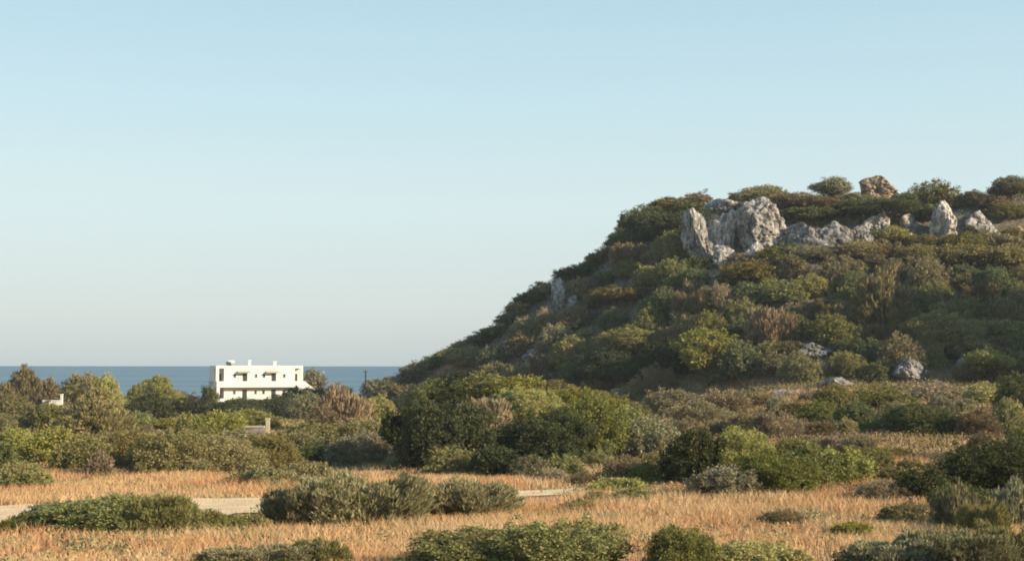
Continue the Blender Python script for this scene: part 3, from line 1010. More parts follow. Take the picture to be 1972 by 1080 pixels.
# u, v centre, width, height (photo px), depth factor, tilt, material, planes, name, label, short
ROCKS = [
 (1348, 465, 78, 118, .7, -.10, 'rock', 'rock_outcrop', 'tall grey leaning slab at the left end of the cliff', 'the left cliff slab'),
 (1392, 452, 66, 98, .8, .22, 'rock_white', 'rock_outcrop', 'pointed slab with a bright sunlit right face, beside the leaning slab', 'the bright pointed slab'),
 (1384, 399, 62, 30, 1., .0, 'rock', 'boulder', 'grey ledge rock above the bright pointed slab', None),
 (1438, 402, 54, 30, 1., .1, 'rock', 'boulder', 'grey ledge rock on the upper left of the great broad face', None),
 (1470, 440, 110, 112, .7, -.05, 'rock', 'rock_outcrop', 'great broad grey rock face in the middle of the cliff', 'the great grey face'),
 (1392, 494, 44, 38, 1., 0, 'rock_white', 'boulder', 'small white boulder under the bright pointed slab', None),
 (1452, 488, 34, 40, 1., .1, 'rock_white', 'boulder', 'small white boulder under the great broad grey face', None),
 (1552, 462, 88, 66, .7, 0, 'rock_dark', 'rock_outcrop', 'dark grey rock face right of the great broad face', None),
 (1610, 460, 86, 62, .7, 0, 'rock_dark', 'rock_outcrop', 'dark cracked rock face with pale ribs in mid cliff', None),
 (1655, 462, 64, 56, .7, .1, 'rock_dark', 'rock_outcrop', 'shadowed rock left of the sharp white rock', None),
 (1692, 436, 58, 54, .8, .3, 'rock_white', 'rock_outcrop', 'sharp white slanting rock above the yellow-green bush', 'the sharp white rock'),
 (1748, 432, 34, 42, .9, 0, 'rock', 'boulder', 'small grey upright boulder between the sharp rock and the pinnacle', None),
 (1752, 455, 22, 16, 1., 0, 'rock_white', 'boulder', 'tiny white boulder below the small upright one', None),
 (1824, 428, 56, 84, .8, -.05, 'rock_white', 'rock_outcrop', 'tall pale pinnacle rock on the right of the cliff', 'the tall pale pinnacle'),
 (1890, 434, 62, 52, .9, .2, 'rock_white', 'boulder', 'pinkish white boulder right of the tall pinnacle', 'the pinkish boulder'),
 (1955, 456, 44, 40, 1., 0, 'rock_ochre', 'boulder', 'pinkish tan boulder at the right edge of the cliff', None),
 (1688, 362, 72, 46, .9, .05, 'rock_ochre', 'boulder', 'rounded tan boulder standing up on the skyline crest', 'the tan crest rock'),
 (1350, 386, 40, 22, 1., 0, 'rock_ochre', 'boulder', 'small ochre boulder on the summit skyline at left', None),
 (1077, 566, 40, 74, .8, -.05, 'rock', 'rock_outcrop', 'narrow grey crag on the left flank of the hill', 'the flank crag'),
 (1104, 584, 26, 26, 1., 0, 'rock', 'boulder', 'small grey boulder right of the narrow flank crag', None),
 (1182, 470, 30, 34, 1., 0, 'rock_dark', 'boulder', 'dark grey rock at the notch on the left skyline', 'the notch rock'),
 (1342, 522, 30, 18, 1., 0, 'rock', 'boulder', 'grey boulder fallen below the left cliff slab', None),
 (1366, 536, 36, 14, 1., 0, 'rock', 'boulder', 'flat grey stone below the small white boulder', None),
 (1750, 716, 78, 42, .9, .25, 'rock_dark', 'boulder', 'broken grey slanting slab at the hill foot on the right', 'the broken grey slab'),
 (1782, 718, 20, 14, 1., .2, 'rock_white', 'boulder', 'bright white stone on the right end of the broken slab', None),
 (1615, 738, 66, 24, 1., 0, 'rock_dark', 'boulder', 'low grey rock on the edge of the dry slope', 'the low grey rock'),
 (1852, 700, 26, 36, 1., .2, 'rock_dark', 'boulder', 'grey rock in the shade right of the broken slab', None),
 (1195, 724, 24, 22, 1., 0, 'rock', 'boulder', 'grey boulder under the dark bushes left of the beige dome', None),
 (1130, 738, 30, 16, 1., 0, 'rock', 'boulder', 'pale boulder at the hill foot behind the thicket', None),
 (1190, 753, 26, 10, 1., 0, 'rock_white', 'boulder', 'flat pale stone at the edge of the hill foot path', None),
 (1570, 676, 80, 30, .9, 0, 'rock_dark', 'rock_outcrop', 'grey stony outcrop in the dark middle of the hill face', 'the stony outcrop'),
 (1035, 684, 60, 22, .8, 0, 'rock_dark', 'rock_outcrop', 'grey scree outcrop low on the left flank', 'the grey scree outcrop'),
 (1505, 756, 60, 12, 1., 0, 'rock', 'boulder', 'long pale stone lying along the head of the slope', None),
]
for i, (u, v, w, h, df, tilt, mat, nm, label, short) in enumerate(ROCKS):
    x, y, z = hit(u, v + h * .42)
    k = y / F
    me = rock_mesh(141 + i * 3, 11 + i % 4, 5 if w > 40 else 4, .20 if nm == 'rock_outcrop' else .14, (.26 if nm == 'rock_outcrop' else .5 if mat == 'rock_ochre' else .10), random.uniform(-.1, .1))
    co = np.array([q.co[:] for q in me.vertices])
    ext = co.max(0) - co.min(0)
    o = link(nm, me, None, MAT[mat])
    W, Hh = w * k, h * k
    y2 = y + W * df * .28
    x2 = x / y * y2
    o.location = (x2, y2, CAMZ + ray(u, v)[2] / ray(u, v)[1] * y2 - .04 * Hh)
    o.scale = (W / ext[0] * 1.06, W * df / ext[1] * 1.1, Hh / ext[2] * 1.18)
    o.rotation_euler = (0, tilt, random.uniform(-.25, .25))
    tag(o, label, 'rock', 'limestone rocks on the hill')
    PLACED.append((u, v, w, h, short, x2, y2))

# ------------------------------------------------------------------ the white house
class MB:
    def __init__(s): s.v, s.f = [], []
    def box(s, x0, x1, y0, y1, z0, z1):
        o = len(s.v)
        s.v += [(x0, y0, z0), (x1, y0, z0), (x1, y1, z0), (x0, y1, z0), (x0, y0, z1), (x1, y0, z1), (x1, y1, z1), (x0, y1, z1)]
        s.f += [tuple(o + i for i in q) for q in ((0, 3, 2, 1), (4, 5, 6, 7), (0, 1, 5, 4), (1, 2, 6, 5), (2, 3, 7, 6), (3, 0, 4, 7))]
        return s
    def prism(s, prof, y0, y1):          # profile in x, z
        o = len(s.v); n = len(prof)
        s.v += [(a, y0, b) for a, b in prof] + [(a, y1, b) for a, b in prof]
        s.f.append(tuple(o + i for i in range(n)))
        s.f.append(tuple(o + n + i for i in range(n))[::-1])
        for i in range(n):
            j = (i + 1) % n
            s.f.append((o + i, o + n + i, o + n + j, o + j))
        return s
    def cyl(s, c, r, l, axis='z', seg=12):
        o = len(s.v)
        for e in (0, 1):
            for k in range(seg):
                a = 2 * math.pi * k / seg
                p, q = r * math.cos(a), r * math.sin(a)
                s.v.append({'z': (c[0] + p, c[1] + q, c[2] + e * l), 'x': (c[0] + e * l, c[1] + p, c[2] + q)}[axis])
        for k in range(seg):
            s.f.append((o + k, o + (k + 1) % seg, o + seg + (k + 1) % seg, o + seg + k))
        s.f.append(tuple(o + k for k in range(seg))[::-1])
        s.f.append(tuple(o + seg + k for k in range(seg)))
        return s
    def build(s, name, mat, parent=None, bevel=0):
        me = bpy.data.meshes.new(name)
        me.from_pydata(s.v, [], s.f)
        bm = bmesh.new(); bm.from_mesh(me)
        bmesh.ops.recalc_face_normals(bm, faces=bm.faces)
        bm.to_mesh(me); bm.free()
        return link(name, me, parent, mat)

WHITE = plain_mat('white_render', (.72, .69, .60), .85, .2, .6, .05)
GLASS = plain_mat('dark_glass', (.05, .055, .06), .15, .5)
WOOD = plain_mat('dark_timber', (.11, .085, .065), .7, .2)
GREY = plain_mat('grey_metal', (.30, .30, .30), .5, .4)
CREAM = plain_mat('cream_render', (.50, .44, .29), .9, .1, 1.5, .1)
ANG = R(20)
hx, hy, hz = hit(431, 775)
hy = 258.0
hx = (433 - 986) / F * hy
hz = CAMZ + (705 - 772) / F * hy - .15
house = empty('house', (hx, hy, hz), ANG)
tag(house, 'white two-storey flat-roofed house with outside stair in front of the sea', 'house')
FX = 12.9          # main front
MB().box(0, FX, 0, 8, -1.5, 2.62).box(0, FX, 0, 8, 2.80, 6.05).box(0, FX, .02, 8, 2.62, 2.80).build('wall', WHITE, house)
# roof slab with a low rim over the loggias too
MB().box(-1.5, FX + 1.5, -.12, 8.1, 6.05, 6.28).build('roof', WHITE, house)
MB().box(-1.5, FX + 1.5, -.12, .04, 6.28, 6.52).box(-1.5, -1.34, .04, 8.1, 6.28, 6.52).box(FX + 1.34, FX + 1.5, .04, 8.1, 6.28, 6.52).build('parapet', WHITE, house)
# gallery running along the first floor
MB().box(-1.5, FX + .2, -1.35, 0, 2.62, 2.80).box(-1.5, 0, 0, 8, 2.62, 2.80).build('balcony_floor', WHITE, house)
MB().box(-1.5, FX + .2, -1.35, -1.2, 2.80, 3.72).box(-1.5, -1.35, -1.2, 8, 2.80, 3.72).build('balcony_parapet', WHITE, house)
MB().box(FX + .2, FX + 1.5, -1.35, 2.0, 2.62, 2.80).build('landing', WHITE, house)
MB().box(FX + .2, FX + .95, -1.35, -1.2, 2.80, 3.72).build('landing_parapet', WHITE, house)
MB().box(-1.5, 0, 2.2, 8, -1.5, 2.62).box(-1.5, 0, 2.2, 8, 2.8, 6.05).build('side_wing', WHITE, house)
for xx0, xx1 in ((-1.5, -.95),):
    MB().box(xx0, xx1, -.1, .4, 2.80, 6.05).build('pillar', WHITE, house)
    MB().box(xx0, xx1, -1.3, -.8, -1.5, 2.62).build('pillar', WHITE, house)
MB().box(FX + .95, FX + 1.5, -1.3, -.75, -1.5, 2.62).build('pillar', WHITE, house)
MB().box(FX + .95, FX + 1.5, -.1, .4, 2.80, 6.05).build('pillar', WHITE, house)
MB().box(FX, FX + 1.5, 2.0, 8, -1.5, 6.05).build('end_wing', WHITE, house)
# low plinth wall in front of the ground floor
MB().box(-1.5, 4.4, -1.5, -1.36, -1.5, .62).build('terrace_wall', WHITE, house)
def cx(c): return (c - 275) * .01930
def opening(kind, c0, c1, z0, z1, yface=0.0):
    x0, x1 = cx(c0), cx(c1)
    t = .07
    m = MB().box(x0 - t, x0, yface - .05, yface + .02, z0 - t, z1 + t).box(x1, x1 + t, yface - .05, yface + .02, z0 - t, z1 + t)
    m.box(x0, x1, yface - .05, yface + .02, z1, z1 + t).box(x0, x1, yface - .05, yface + .02, z0 - t, z0)
    f = m.build(kind, WHITE if kind == 'window' else WOOD, house)
    p = MB().box(x0 + .003, x1 - .003, yface - .02, yface + .01, z0 + .003, z1 - .003)
    if kind == 'window':
        p.build('pane', GLASS, f)
        MB().box(x0 - .12, x1 + .12, yface - .10, yface - .052, z0 - .12, z0 - .072).build('sill', WHITE, f)
    else:
        p.build('door_leaf', GLASS, f)
for c0, c1 in ((363, 385), (563, 585), (637, 660), (830, 853)):
    opening('window', c0, c1, 4.35, 5.0)
    opening('window', c0 - 3, c1 - 3, 1.35, 2.0)
for c0, c1 in ((452, 488), (725, 760)):
    opening('door', c0, c1, 2.85, 5.05)
    opening('door', c0 - 2, c1 - 2, -.05, 2.1)
opening('door', 223, 262, 2.85, 5.0, 2.2)
opening('door', 223, 262, -.05, 2.1, 2.2)
opening('door', 948, 985, 2.85, 5.0, 2.0)
opening('door', 948, 985, -.05, 2.1, 2.0)
AWG = plain_mat('faded_green_cloth', (.36, .38, .24), .9, .1)
AWP = plain_mat('faded_pink_cloth', (.55, .36, .28), .9, .1)
for c0, c1, m, lb in ((395, 520, AWG, 'faded green awning'), (665, 795, AWP, 'faded pink awning')):
    x0, x1 = cx(c0), cx(c1)
    o = len(MB().v)
    a = MB()
    a.v = [(x0, -.01, 5.55), (x1, -.01, 5.55), (x1, -1.0, 5.22), (x0, -1.0, 5.22), (x0, -.01, 5.59), (x1, -.01, 5.59), (x1, -1.0, 5.26), (x0, -1.0, 5.26)]
    a.f = [(0, 3, 2, 1), (4, 5, 6, 7), (0, 1, 5, 4), (1, 2, 6, 5), (2, 3, 7, 6), (3, 0, 4, 7)]
    w = a.build('awning', m, house)
    w['label'] = lb
MB().box(6.05, 6.2, -.05, -.003, 2.85, 6.0).build('downpipe', WHITE, house)
# stair down to the right with a solid balustrade
st = MB()
N = 14
x0 = FX + 1.5
for k in range(N):
    st.box(x0 + k * .24, x0 + (k + 1) * .24, -1.18, -.2, -1.5, 2.62 - k * .17)
sto = st.build('staircase', WHITE, house)
MB().prism([(x0 - .55, 3.72), (x0, 3.72), (x0 + 3.6, 1.0), (x0 + 3.6, .1), (x0, 2.5), (x0 - .55, 2.5)], -1.33, -1.185).build('balustrade', WHITE, sto)
for c, wd, zt in ((533, .42, 7.55), (775, .52, 7.35)):
    q = MB().box(cx(c) - wd / 2, cx(c) + wd / 2, 2.5, 2.5 + wd, 6.28, zt - .2)
    ch = q.build('chimney', WHITE, house)
    MB().box(cx(c) - wd / 2 - .08, cx(c) + wd / 2 + .08, 2.42, 2.58 + wd, zt - .197, zt).build('chimney_cap', WHITE, ch)
so = MB()
so.v = [(cx(310), 1.5, 6.6), (cx(355), 1.5, 6.6), (cx(355), 2.7, 7.25), (cx(310), 2.7, 7.25), (cx(310), 1.55, 6.52), (cx(355), 1.55, 6.52), (cx(355), 2.75, 7.17), (cx(310), 2.75, 7.17)]
so.f = [(0, 1, 2, 3), (4, 7, 6, 5), (0, 4, 5, 1), (1, 5, 6, 2), (2, 6, 7, 3), (3, 7, 4, 0)]
so.box(cx(312), cx(314), 2.70, 2.74, 6.28, 7.17).box(cx(351), cx(353), 2.70, 2.74, 6.28, 7.17)
hp = so.build('solar_panel', GLASS, house)
MB().cyl((cx(335), 2.95, 7.2), .28, 1.1, 'x').build('tank', WHITE, hp)
MB().cyl((cx(490), 3.0, 6.28), .025, 1.6).box(cx(490) - .4, cx(490) + .4, 2.99, 3.01, 7.6, 7.63).build('antenna', GREY, house)
MB().cyl((cx(965), 3.0, 6.28), .025, 1.3).build('antenna', GREY, house)

# posts, poles, walls
def at(u, v, d):
    rx, ry, rz = ray(u, v)
    return rx / ry * d, d, CAMZ + rz / ry * d
def post(name, u, v0, v1, d, wpx, mat, label, cat, cap=True):
    x, y, zt = at(u, v0, d)
    zb = min(at(u, v1, d)[2], float(ground(x, y))) - .2
    w = wpx * d / F / 2
    m = MB()
    if cat == 'pole':
        m.cyl((0, 0, 0), w, zt - zb, 'z', 10).box(-w * 4, w * 4, -w * .5, w * .5, zt - zb - .35, zt - zb - .27)
    else:
        m.box(-w, w, -w, w, 0, zt - zb - .1).box(-w - .04, w + .04, -w - .04, w + .04, zt - zb - .097, zt - zb)
    o = m.build(name, mat)
    o.location = (x, y, zb)
    tag(o, label, cat)
    return o
post('gate_pillar', 404, 757, 776, 246, 6, WHITE, 'white square gate pillar left of the white house', 'pillar')
post('utility_pole', 623, 714, 760, 250, 2.6, plain_mat('pale_timber', (.42, .39, .36), .8, .1), 'thin pale pole right of the white house, against the sea', 'pole')
post('utility_pole', 704, 713, 752, 250, 2.2, plain_mat('dark_pole_timber', (.12, .11, .10), .8, .1), 'thin dark pole standing against the sea near the hill toe', 'pole')
post('gate_pillar', 119, 759, 790, 156, 4, WHITE, 'white pillar at the right end of the garden wall on the far left', 'pillar')
post('stone_post', 516, 805, 834, hit(516, 840)[1], 7, CREAM, 'pale yellow square stone post at the end of the low wall', 'post')
STONE = plain_mat('grey_fieldstone', (.30, .26, .23), .95, .1, 3, .3, .6)
def wall(name, u0, u1, vt, vb, d, mat, label, th=.35, rows=True):
    xa, _, zt = at(u0, vt, d)
    xb = at(u1, vt, d)[0]
    zb = float(ground((xa + xb) / 2, d)) - .3
    o = MB()
    o.box(xa - (xa + xb) / 2, xb - (xa + xb) / 2, 0, th, 0, zt - zb - .12)
    w = o.build('wall_body', mat)
    root = empty(name, ((xa + xb) / 2, d, zb))
    w.parent = root
    MB().box(xa - (xa + xb) / 2 - .03, xb - (xa + xb) / 2 + .03, -.05, th + .05, zt - zb - .117, zt - zb).build('coping', mat if name != 'stone_wall' else CREAM, root)
    tag(root, label, 'wall')
    return root
wall('stone_wall', 462, 508, 820, 840, hit(488, 842)[1], STONE, 'low grey stone wall with pale coping among the bushes below the house')
wall('garden_wall', 82, 116, 771, 786, 157, WHITE, 'white garden wall half hidden between trees at the far left')

# ------------------------------------------------------------------ plants between the landmarks, named by their neighbours
LAND = [(u, v, w, h, s) for (u, v, w, h, s, _, _) in PLACED if s]
used = set()
def dir_word(du, dv):
    a = math.degrees(math.atan2(-dv, du)) % 360
    return ['right of', 'up and right of', 'above', 'up and left of', 'left of', 'down and left of', 'below', 'down and right of'][int(((a + 22.5) % 360) // 45)]
ADJ = {'deep': 'dark green', 'dark': 'dark green', 'olive': 'olive', 'green': 'green', 'yellow': 'yellow-green', 'grey': 'grey-green', 'brown': 'brown', 'tan': 'tan', 'gold': 'golden', 'broom': 'dull olive'}
def neighbour_label(u, v, mat, noun):
    c = sorted(LAND, key=lambda q: math.hypot((q[0] - u) / 1.0, (q[1] - v) / .8))
    for q in c[:14]:
        t = (mat, noun, dir_word(u - q[0], v - q[1]), q[4])
        if t not in used:
            used.add(t)
            return f'{ADJ[mat]} {noun} {t[2]} {t[3]}'
    return None
def fill(n, box, kinds, wr, hr, group, gap, tries=6000, test=None, sky=None):
    made = 0
    for _ in range(tries):
        if made >= n: break
        u = random.uniform(box[0], box[2]); v = random.uniform(box[1], box[3])
        if test and not test(u, v): continue
        w = random.uniform(*wr); h = w * random.uniform(*hr)
        rx, ry, rz = ray(u, v)
        x, y, z = hit(u, v)
        if abs(project(x, y, z)[1] - v) > 12: continue
        if any(abs(p[0] - u) < (p[2] + w) * gap and abs(p[1] - (v - h / 2)) < (p[3] + h) * gap for p in PLACED): continue
        shape, mat = random.choice(kinds)
        lb = neighbour_label(u, v - h / 2, mat, 'bush' if shape != 'cushion' else 'tuft')
        if not lb: continue
        k = y / F
        plant(shape, x, y, z, w * k, h * k * 1.1, mat, lb, group, w)
        PLACED.append((u, v - h / 2, w, h, None, x, y))
        made += 1
    return made
SKYL = [(795, 722), (815, 716), (838, 706), (862, 694), (888, 682), (912, 671), (934, 660), (984, 622), (998, 604), (1034, 578), (1048, 567), (1090, 540), (1128, 526), (1146, 514), (1162, 504), (1196, 468), (1216, 448), (1234, 432), (1256, 420), (1274, 410), (1318, 396)]
for u, v in SKYL:
    x, y, z = hit(u, v)
    w = random.uniform(38, 58)
    h = random.uniform(17, 24)
    mat = random.choice(['dark', 'dark', 'dark', 'olive', 'broom'])
    lb = neighbour_label(u, v - h / 2, mat, 'skyline bush')
    if lb:
        plant('dome', x, y, z, w * y / F, h * y / F * 1.1, mat, lb, G_HILL, w)
        PLACED.append((u, v - h / 2, w, h, None, x, y))
sil = lambda u: np.interp(u, [760, 870, 940, 1000, 1060, 1090, 1170, 1180, 1230, 1290, 1972], [730, 675, 650, 585, 552, 530, 498, 470, 430, 400, 395])
hillk = [('dome', 'dark')] * 5 + [('dome', 'olive')] * 2 + [('dome', 'broom'), ('dome', 'brown'), ('dome', 'green'), ('dome', 'grey'), ('broom', 'brown'), ('broom', 'tan'), ('dome', 'brown'), ('spread', 'brown')]
n1 = fill(95, (880, 400, 1972, 735), hillk, (48, 95), (.5, .75), G_HILL, .30, test=lambda u, v: v > sil(u) + 14 and not (1310 < u < 1930 and 395 < v < 490))
n2 = fill(34, (1230, 770, 1972, 930), [('cushion', 'brown'), ('cushion', 'tan'), ('dome', 'olive'), ('dome', 'broom'), ('cushion', 'grey'), ('dome', 'green')], (40, 80), (.45, .65), G_SLOPE, .33, test=lambda u, v: not (1640 < u < 1880 and 838 < v < 905))
n3 = fill(30, (0, 832, 760, 905), [('dome', 'olive'), ('dome', 'broom'), ('dome', 'green'), ('dome', 'yellow'), ('broom', 'broom')], (45, 90), (.45, .6), G_PLAIN, .33)
n4 = fill(26, (780, 745, 1260, 905), [('dome', 'green'), ('dome', 'olive'), ('dome', 'dark'), ('dome', 'grey')], (50, 90), (.5, .65), G_MOUND, .33)
print('fill', n1, n2, n3, n4, 'plants', count_v)

# ------------------------------------------------------------------ dry grass and low cover nobody could count
def blades(x, y, hgt, wid, lean=.35):
    n = len(x)
    z = ground(x, y)
    a = rng.random(n) * 6.283
    ln = lean * rng.random(n) + .06
    la = rng.random(n) * 6.283
    base = np.stack([x, y, z - .03], 1)
    side = np.stack([np.cos(a), np.sin(a), np.zeros(n)], 1) * (wid * .5)[:, None]
    le = np.stack([np.cos(la) * ln, np.sin(la) * ln, np.ones(n)], 1)
    mid = base + le * (hgt * .55)[:, None]
    le2 = le.copy()
    le2[:, :2] *= 1.9
    tip = base + le2 * hgt[:, None]
    v = np.stack([base - side, base + side, mid + side * .75, mid - side * .75, tip], 1).reshape(-1, 3)
    i = np.arange(n)[:, None] * 5
    f = np.concatenate([i + np.array([0, 1, 2, 3]), i + np.array([3, 2, 4])], 1)
    return v, f.ravel(), np.tile([4, 3], n)

def scatter(n, t0, t1, d0, d1, p):
    d = d0 + (d1 - d0) * rng.random(n) ** p
    t = t0 + (t1 - t0) * rng.random(n)
    return t * d, d
xs, ys = [], []
for (n, d0, d1, p) in ((500000, 21, 62, 1.25), (190000, 55, 140, 1.1)):
    x, y = scatter(n, -.46, .56, d0, d1, p)
    xs.append(x); ys.append(y)
x = np.concatenate(xs); y = np.concatenate(ys)
q = np.stack([x * .8, y * .8, 0 * x], 1)
dens = fbm(q, 3, 21)
keep = (rng.random(len(x)) < np.clip(.75 + dens * 1.1, .15, 1)) & (~on_track(x, y, -.25) | (rng.random(len(x)) < .05 + .25 * (dens > .25)))
edge = on_track(x, y, 1.3) & (rng.random(len(x)) < .6)
keep &= ~edge
front = on_track(x, y + 2.2, .2) & (rng.random(len(x)) < .8)
keep &= ~front
x, y = x[keep], y[keep]
hn = fbm(np.stack([x * .35, y * .35, 0 * x + 5], 1), 3, 8)
hg = (.13 + .19 * rng.random(len(x))) * np.clip(1 + hn * 1.0, .45, 1.8)
hg *= np.interp(y, [20, 60, 140], [1, 1.05, 1.3])
wd = .008 + .00026 * y
v, f, s = blades(x, y, hg, wd * (.7 + .6 * rng.random(len(x))))
tag(link('dry_grass', mesh_np('dry_grass', v, f, s), None, grass_mat()), 'tan and rusty dry grass covering the open field and slope', 'grass', kind='stuff')

def cover(name, n, region, leaves, size, mat, label, spread=.55, scale_y=False):
    x, y = region(n)
    z = ground(x, y)
    m = len(x)
    big = .5 + rng.random(m)
    b = np.repeat(np.stack([x, y, z], 1), leaves, 0)
    sc_ = np.repeat(big, leaves)
    n = len(b)
    o = unit(n) * (rng.random((n, 1)) ** .5) * spread * sc_[:, None]
    o[:, 2] = np.abs(o[:, 2]) * .75
    d = unit(n) * .9 + np.array([0, 0, .35])
    d /= np.linalg.norm(d, axis=1, keepdims=True)
    ln = size * (.6 + .8 * rng.random(n)) * (np.clip(b[:, 1] / 60, .45, 3) if scale_y else 1)
    qd = leaf_quads(b + o, d, ln, ln * .5)
    return tag(link(name, quads(name, qd), None, mat), label, 'ground cover', kind='stuff')

def reg_hill(n):
    x = rng.uniform(-24, 126, n); y = rng.uniform(100, 205, n)
    k = (y > 124) | (x > 78)
    x, y = x[k], y[k]
    yf = np.interp(x, [-40, -15, 0, 15, 30, 70, 84, 126], [168, 164, 148, 136, 129, 123, 104, 98])
    k = y > yf
    x, y = x[k], y[k]
    dn = fbm(np.stack([x * .22, y * .22, 0 * x], 1), 3, 33)
    k = rng.random(len(x)) < np.clip(.62 + dn * 1.2, .08, 1)
    return x[k], y[k]
def reg_plain(n):
    y = 85 + 195 * rng.random(n) ** 1.1
    x = rng.uniform(-.42, .06, n) * y
    k = ~((y > 150) & (x / y > -.23) & (x / y < -.12))
    return x[k], y[k]
def reg_slope(n):
    y = 48 + 92 * rng.random(n)
    x = rng.uniform(.06, .44, n) * y
    dn = fbm(np.stack([x * .3, y * .3, 0 * x], 1), 3, 44)
    k = rng.random(len(x)) < np.clip(.58 + dn * 1.6, 0, 1)
    k &= ~((y < 52) & (x / y < .2))
    return x[k], y[k]
def reg_skirt(n):
    P = np.array([(p[5], p[6], p[2] * p[6] / F) for p in PLACED if p[6] < 150])
    i = rng.integers(0, len(P), n)
    a = rng.random(n) * 6.283
    r = P[i, 2] * (.34 + .42 * rng.random(n))
    x = P[i, 0] + np.cos(a) * r
    y = P[i, 1] + np.sin(a) * r
    k = ~on_track(x, y, -.3)
    return x[k], y[k]
def reg_field(n):
    y = 23 + 42 * rng.random(n) ** 1.2
    x = rng.uniform(-.42, .42, n) * y
    dn = fbm(np.stack([x * .22, y * .22, 0 * x + 3], 1), 3, 77)
    k = (rng.random(len(x)) < np.clip(.18 + dn * 1.8, 0.02, 1)) & ~on_track(x, y, -.6)
    return x[k], y[k]
def cover_mat(name, cols):
    t = NT(name)
    isl = t.n('ShaderNodeNewGeometry').outputs['Random Per Island']
    n1 = t.noise(t.pos(), .35, 3)
    n2 = t.noise(t.pos(), .13, 3)
    c = t.mix(isl, cols[0], cols[1])
    c2 = t.mix(isl, cols[2], cols[3])
    c = t.mix(t.ramp(n1, .48, .58), c, c2)
    c = t.mix(t.ramp(n2, .54, .64, 0, .7), c, cols[4])
    d = t.n('ShaderNodeBsdfDiffuse')
    t.l(c, d.inputs['Color'])
    t.l(d.outputs[0], t.out.inputs['Surface'])
    return t.m
cover('undergrowth', 50000, reg_hill, 20, .18, cover_mat('hill_undergrowth', [(.085, .086, .038), (.180, .170, .076), (.145, .118, .064), (.25, .20, .11), (.21, .18, .08)]),
      'low dark scrub covering the hill between the bushes', .8)
cover('low_scrub', 8000, reg_plain, 16, .20, cover_mat('plain_scrub', [(.11, .10, .04), (.22, .19, .075), (.17, .125, .06), (.29, .22, .11), (.20, .17, .06)]),
      'low dry scrub between the bushes of the plain')
cover('phrygana', 13000, reg_slope, 18, .12, cover_mat('slope_scrub', [(.12, .105, .045), (.24, .19, .085), (.18, .12, .065), (.31, .22, .12), (.22, .16, .07)]),
      'low brownish heath on the dry slope', .42)

cover('skirt_scrub', 5200, reg_skirt, 20, .085, cover_mat('skirt_leaves', [(.15, .145, .055), (.30, .27, .11), (.23, .18, .09), (.40, .31, .17), (.17, .16, .06)]),
      'low growth round the feet of the bushes', .34, True)
cover('weeds', 3800, reg_field, 26, .085, cover_mat('field_weeds', [(.16, .15, .07), (.32, .29, .14), (.24, .19, .10), (.42, .33, .18), (.20, .17, .07)]),
      'low grey-green weeds scattered through the dry grass', .26)

# ------------------------------------------------------------------ air
hb = MB().box(-620, 620, -40, 640, -14, 75).build('haze', None)
hm = bpy.data.materials.new('thin_sea_haze')
hm.use_nodes = True
hm.node_tree.nodes.clear()
ho = hm.node_tree.nodes.new('ShaderNodeOutputMaterial')
hv = hm.node_tree.nodes.new('ShaderNodeVolumePrincipled')
hv.inputs['Color'].default_value = (.80, .90, .97, 1)
hv.inputs['Density'].default_value = .00018
hv.inputs['Anisotropy'].default_value = 0
hm.node_tree.links.new(hv.outputs[0], ho.inputs['Volume'])
hb.data.materials.clear()
hb.data.materials.append(hm)
tag(hb, 'thin pale sea haze in the air', 'haze', kind='stuff')

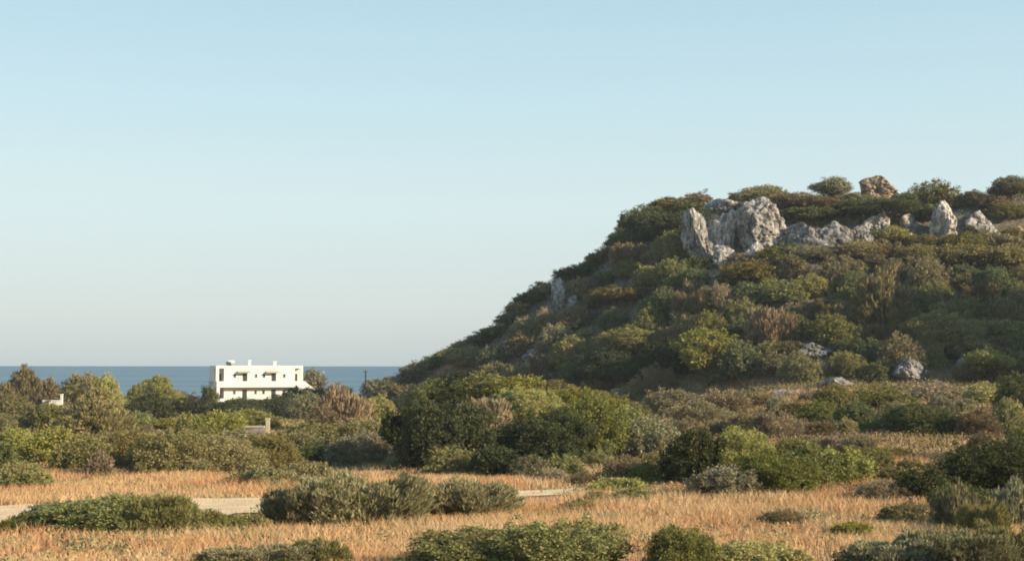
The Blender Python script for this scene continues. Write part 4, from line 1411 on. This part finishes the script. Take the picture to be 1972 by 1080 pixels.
# ------------------------------------------------------------------ light
SUN_EL, SUN_AZ = R(21), R(64)      # azimuth measured from behind the camera towards the right
sd = Vector((math.sin(SUN_AZ) * math.cos(SUN_EL), -math.cos(SUN_AZ) * math.cos(SUN_EL), math.sin(SUN_EL)))
L = bpy.data.lights.new('sun', 'SUN')
L.energy = 5.0
L.angle = R(.5)
L.color = (1.0, .845, .645)
so = bpy.data.objects.new('sun', L)
COL.objects.link(so)
so.location = (60, -40, 60)
so.rotation_euler = (-sd).to_track_quat('-Z', 'Y').to_euler()

w = bpy.data.worlds.new('World')
sc.world = w
w.use_nodes = True
nt = w.node_tree
bg = nt.nodes['Background']
sky = nt.nodes.new('ShaderNodeTexSky')
sky.sky_type = 'NISHITA'
sky.sun_disc = False
sky.sun_elevation = SUN_EL
sky.sun_rotation = math.atan2(sd.x, sd.y)
sky.altitude = 10
sky.air_density = 1.0
sky.dust_density = 1.0
sky.ozone_density = 1.0
# pale maritime haze in the lowest part of the sky
tc = nt.nodes.new('ShaderNodeTexCoord')
sx = nt.nodes.new('ShaderNodeSeparateXYZ')
nt.links.new(tc.outputs['Generated'], sx.inputs[0])
rp = nt.nodes.new('ShaderNodeValToRGB')
nt.links.new(sx.outputs['Z'], rp.inputs[0])
SKY = [(0.0, (.525, .605, .625)), (.04, (.625, .695, .695)), (.11, (.672, .805, .808)), (.18, (.580, .775, .825)), (.27, (.470, .690, .805)), (.6, (.22, .42, .66))]
EXPO = .80
BG = .13
cr = rp.color_ramp
while len(cr.elements) < len(SKY): cr.elements.new(.5)
for e, (p, c) in zip(cr.elements, SKY):
    e.position = p
    e.color = tuple(a / (2 ** EXPO) / BG / 8 for a in c) + (1,)
mul = nt.nodes.new('ShaderNodeVectorMath')
mul.operation = 'SCALE'
mul.inputs['Scale'].default_value = 8
nt.links.new(rp.outputs[0], mul.inputs[0])
mx = nt.nodes.new('ShaderNodeMix')
mx.data_type = 'RGBA'
mx.inputs[0].default_value = .88
nt.links.new(sky.outputs[0], mx.inputs[6])
nt.links.new(mul.outputs[0], mx.inputs[7])
nt.links.new(mx.outputs[2], bg.inputs[0])
bg.inputs[1].default_value = BG

sc.view_settings.view_transform = 'Standard'
sc.view_settings.look = 'None'
sc.view_settings.exposure = EXPO
sc.view_settings.gamma = 1
sc.cycles.filter_width = 1.9
sc.cycles.max_bounces = 5
sc.cycles.diffuse_bounces = 3
sc.cycles.volume_bounces = 0
sc.cycles.transmission_bounces = 3
sc.cycles.use_adaptive_sampling = True
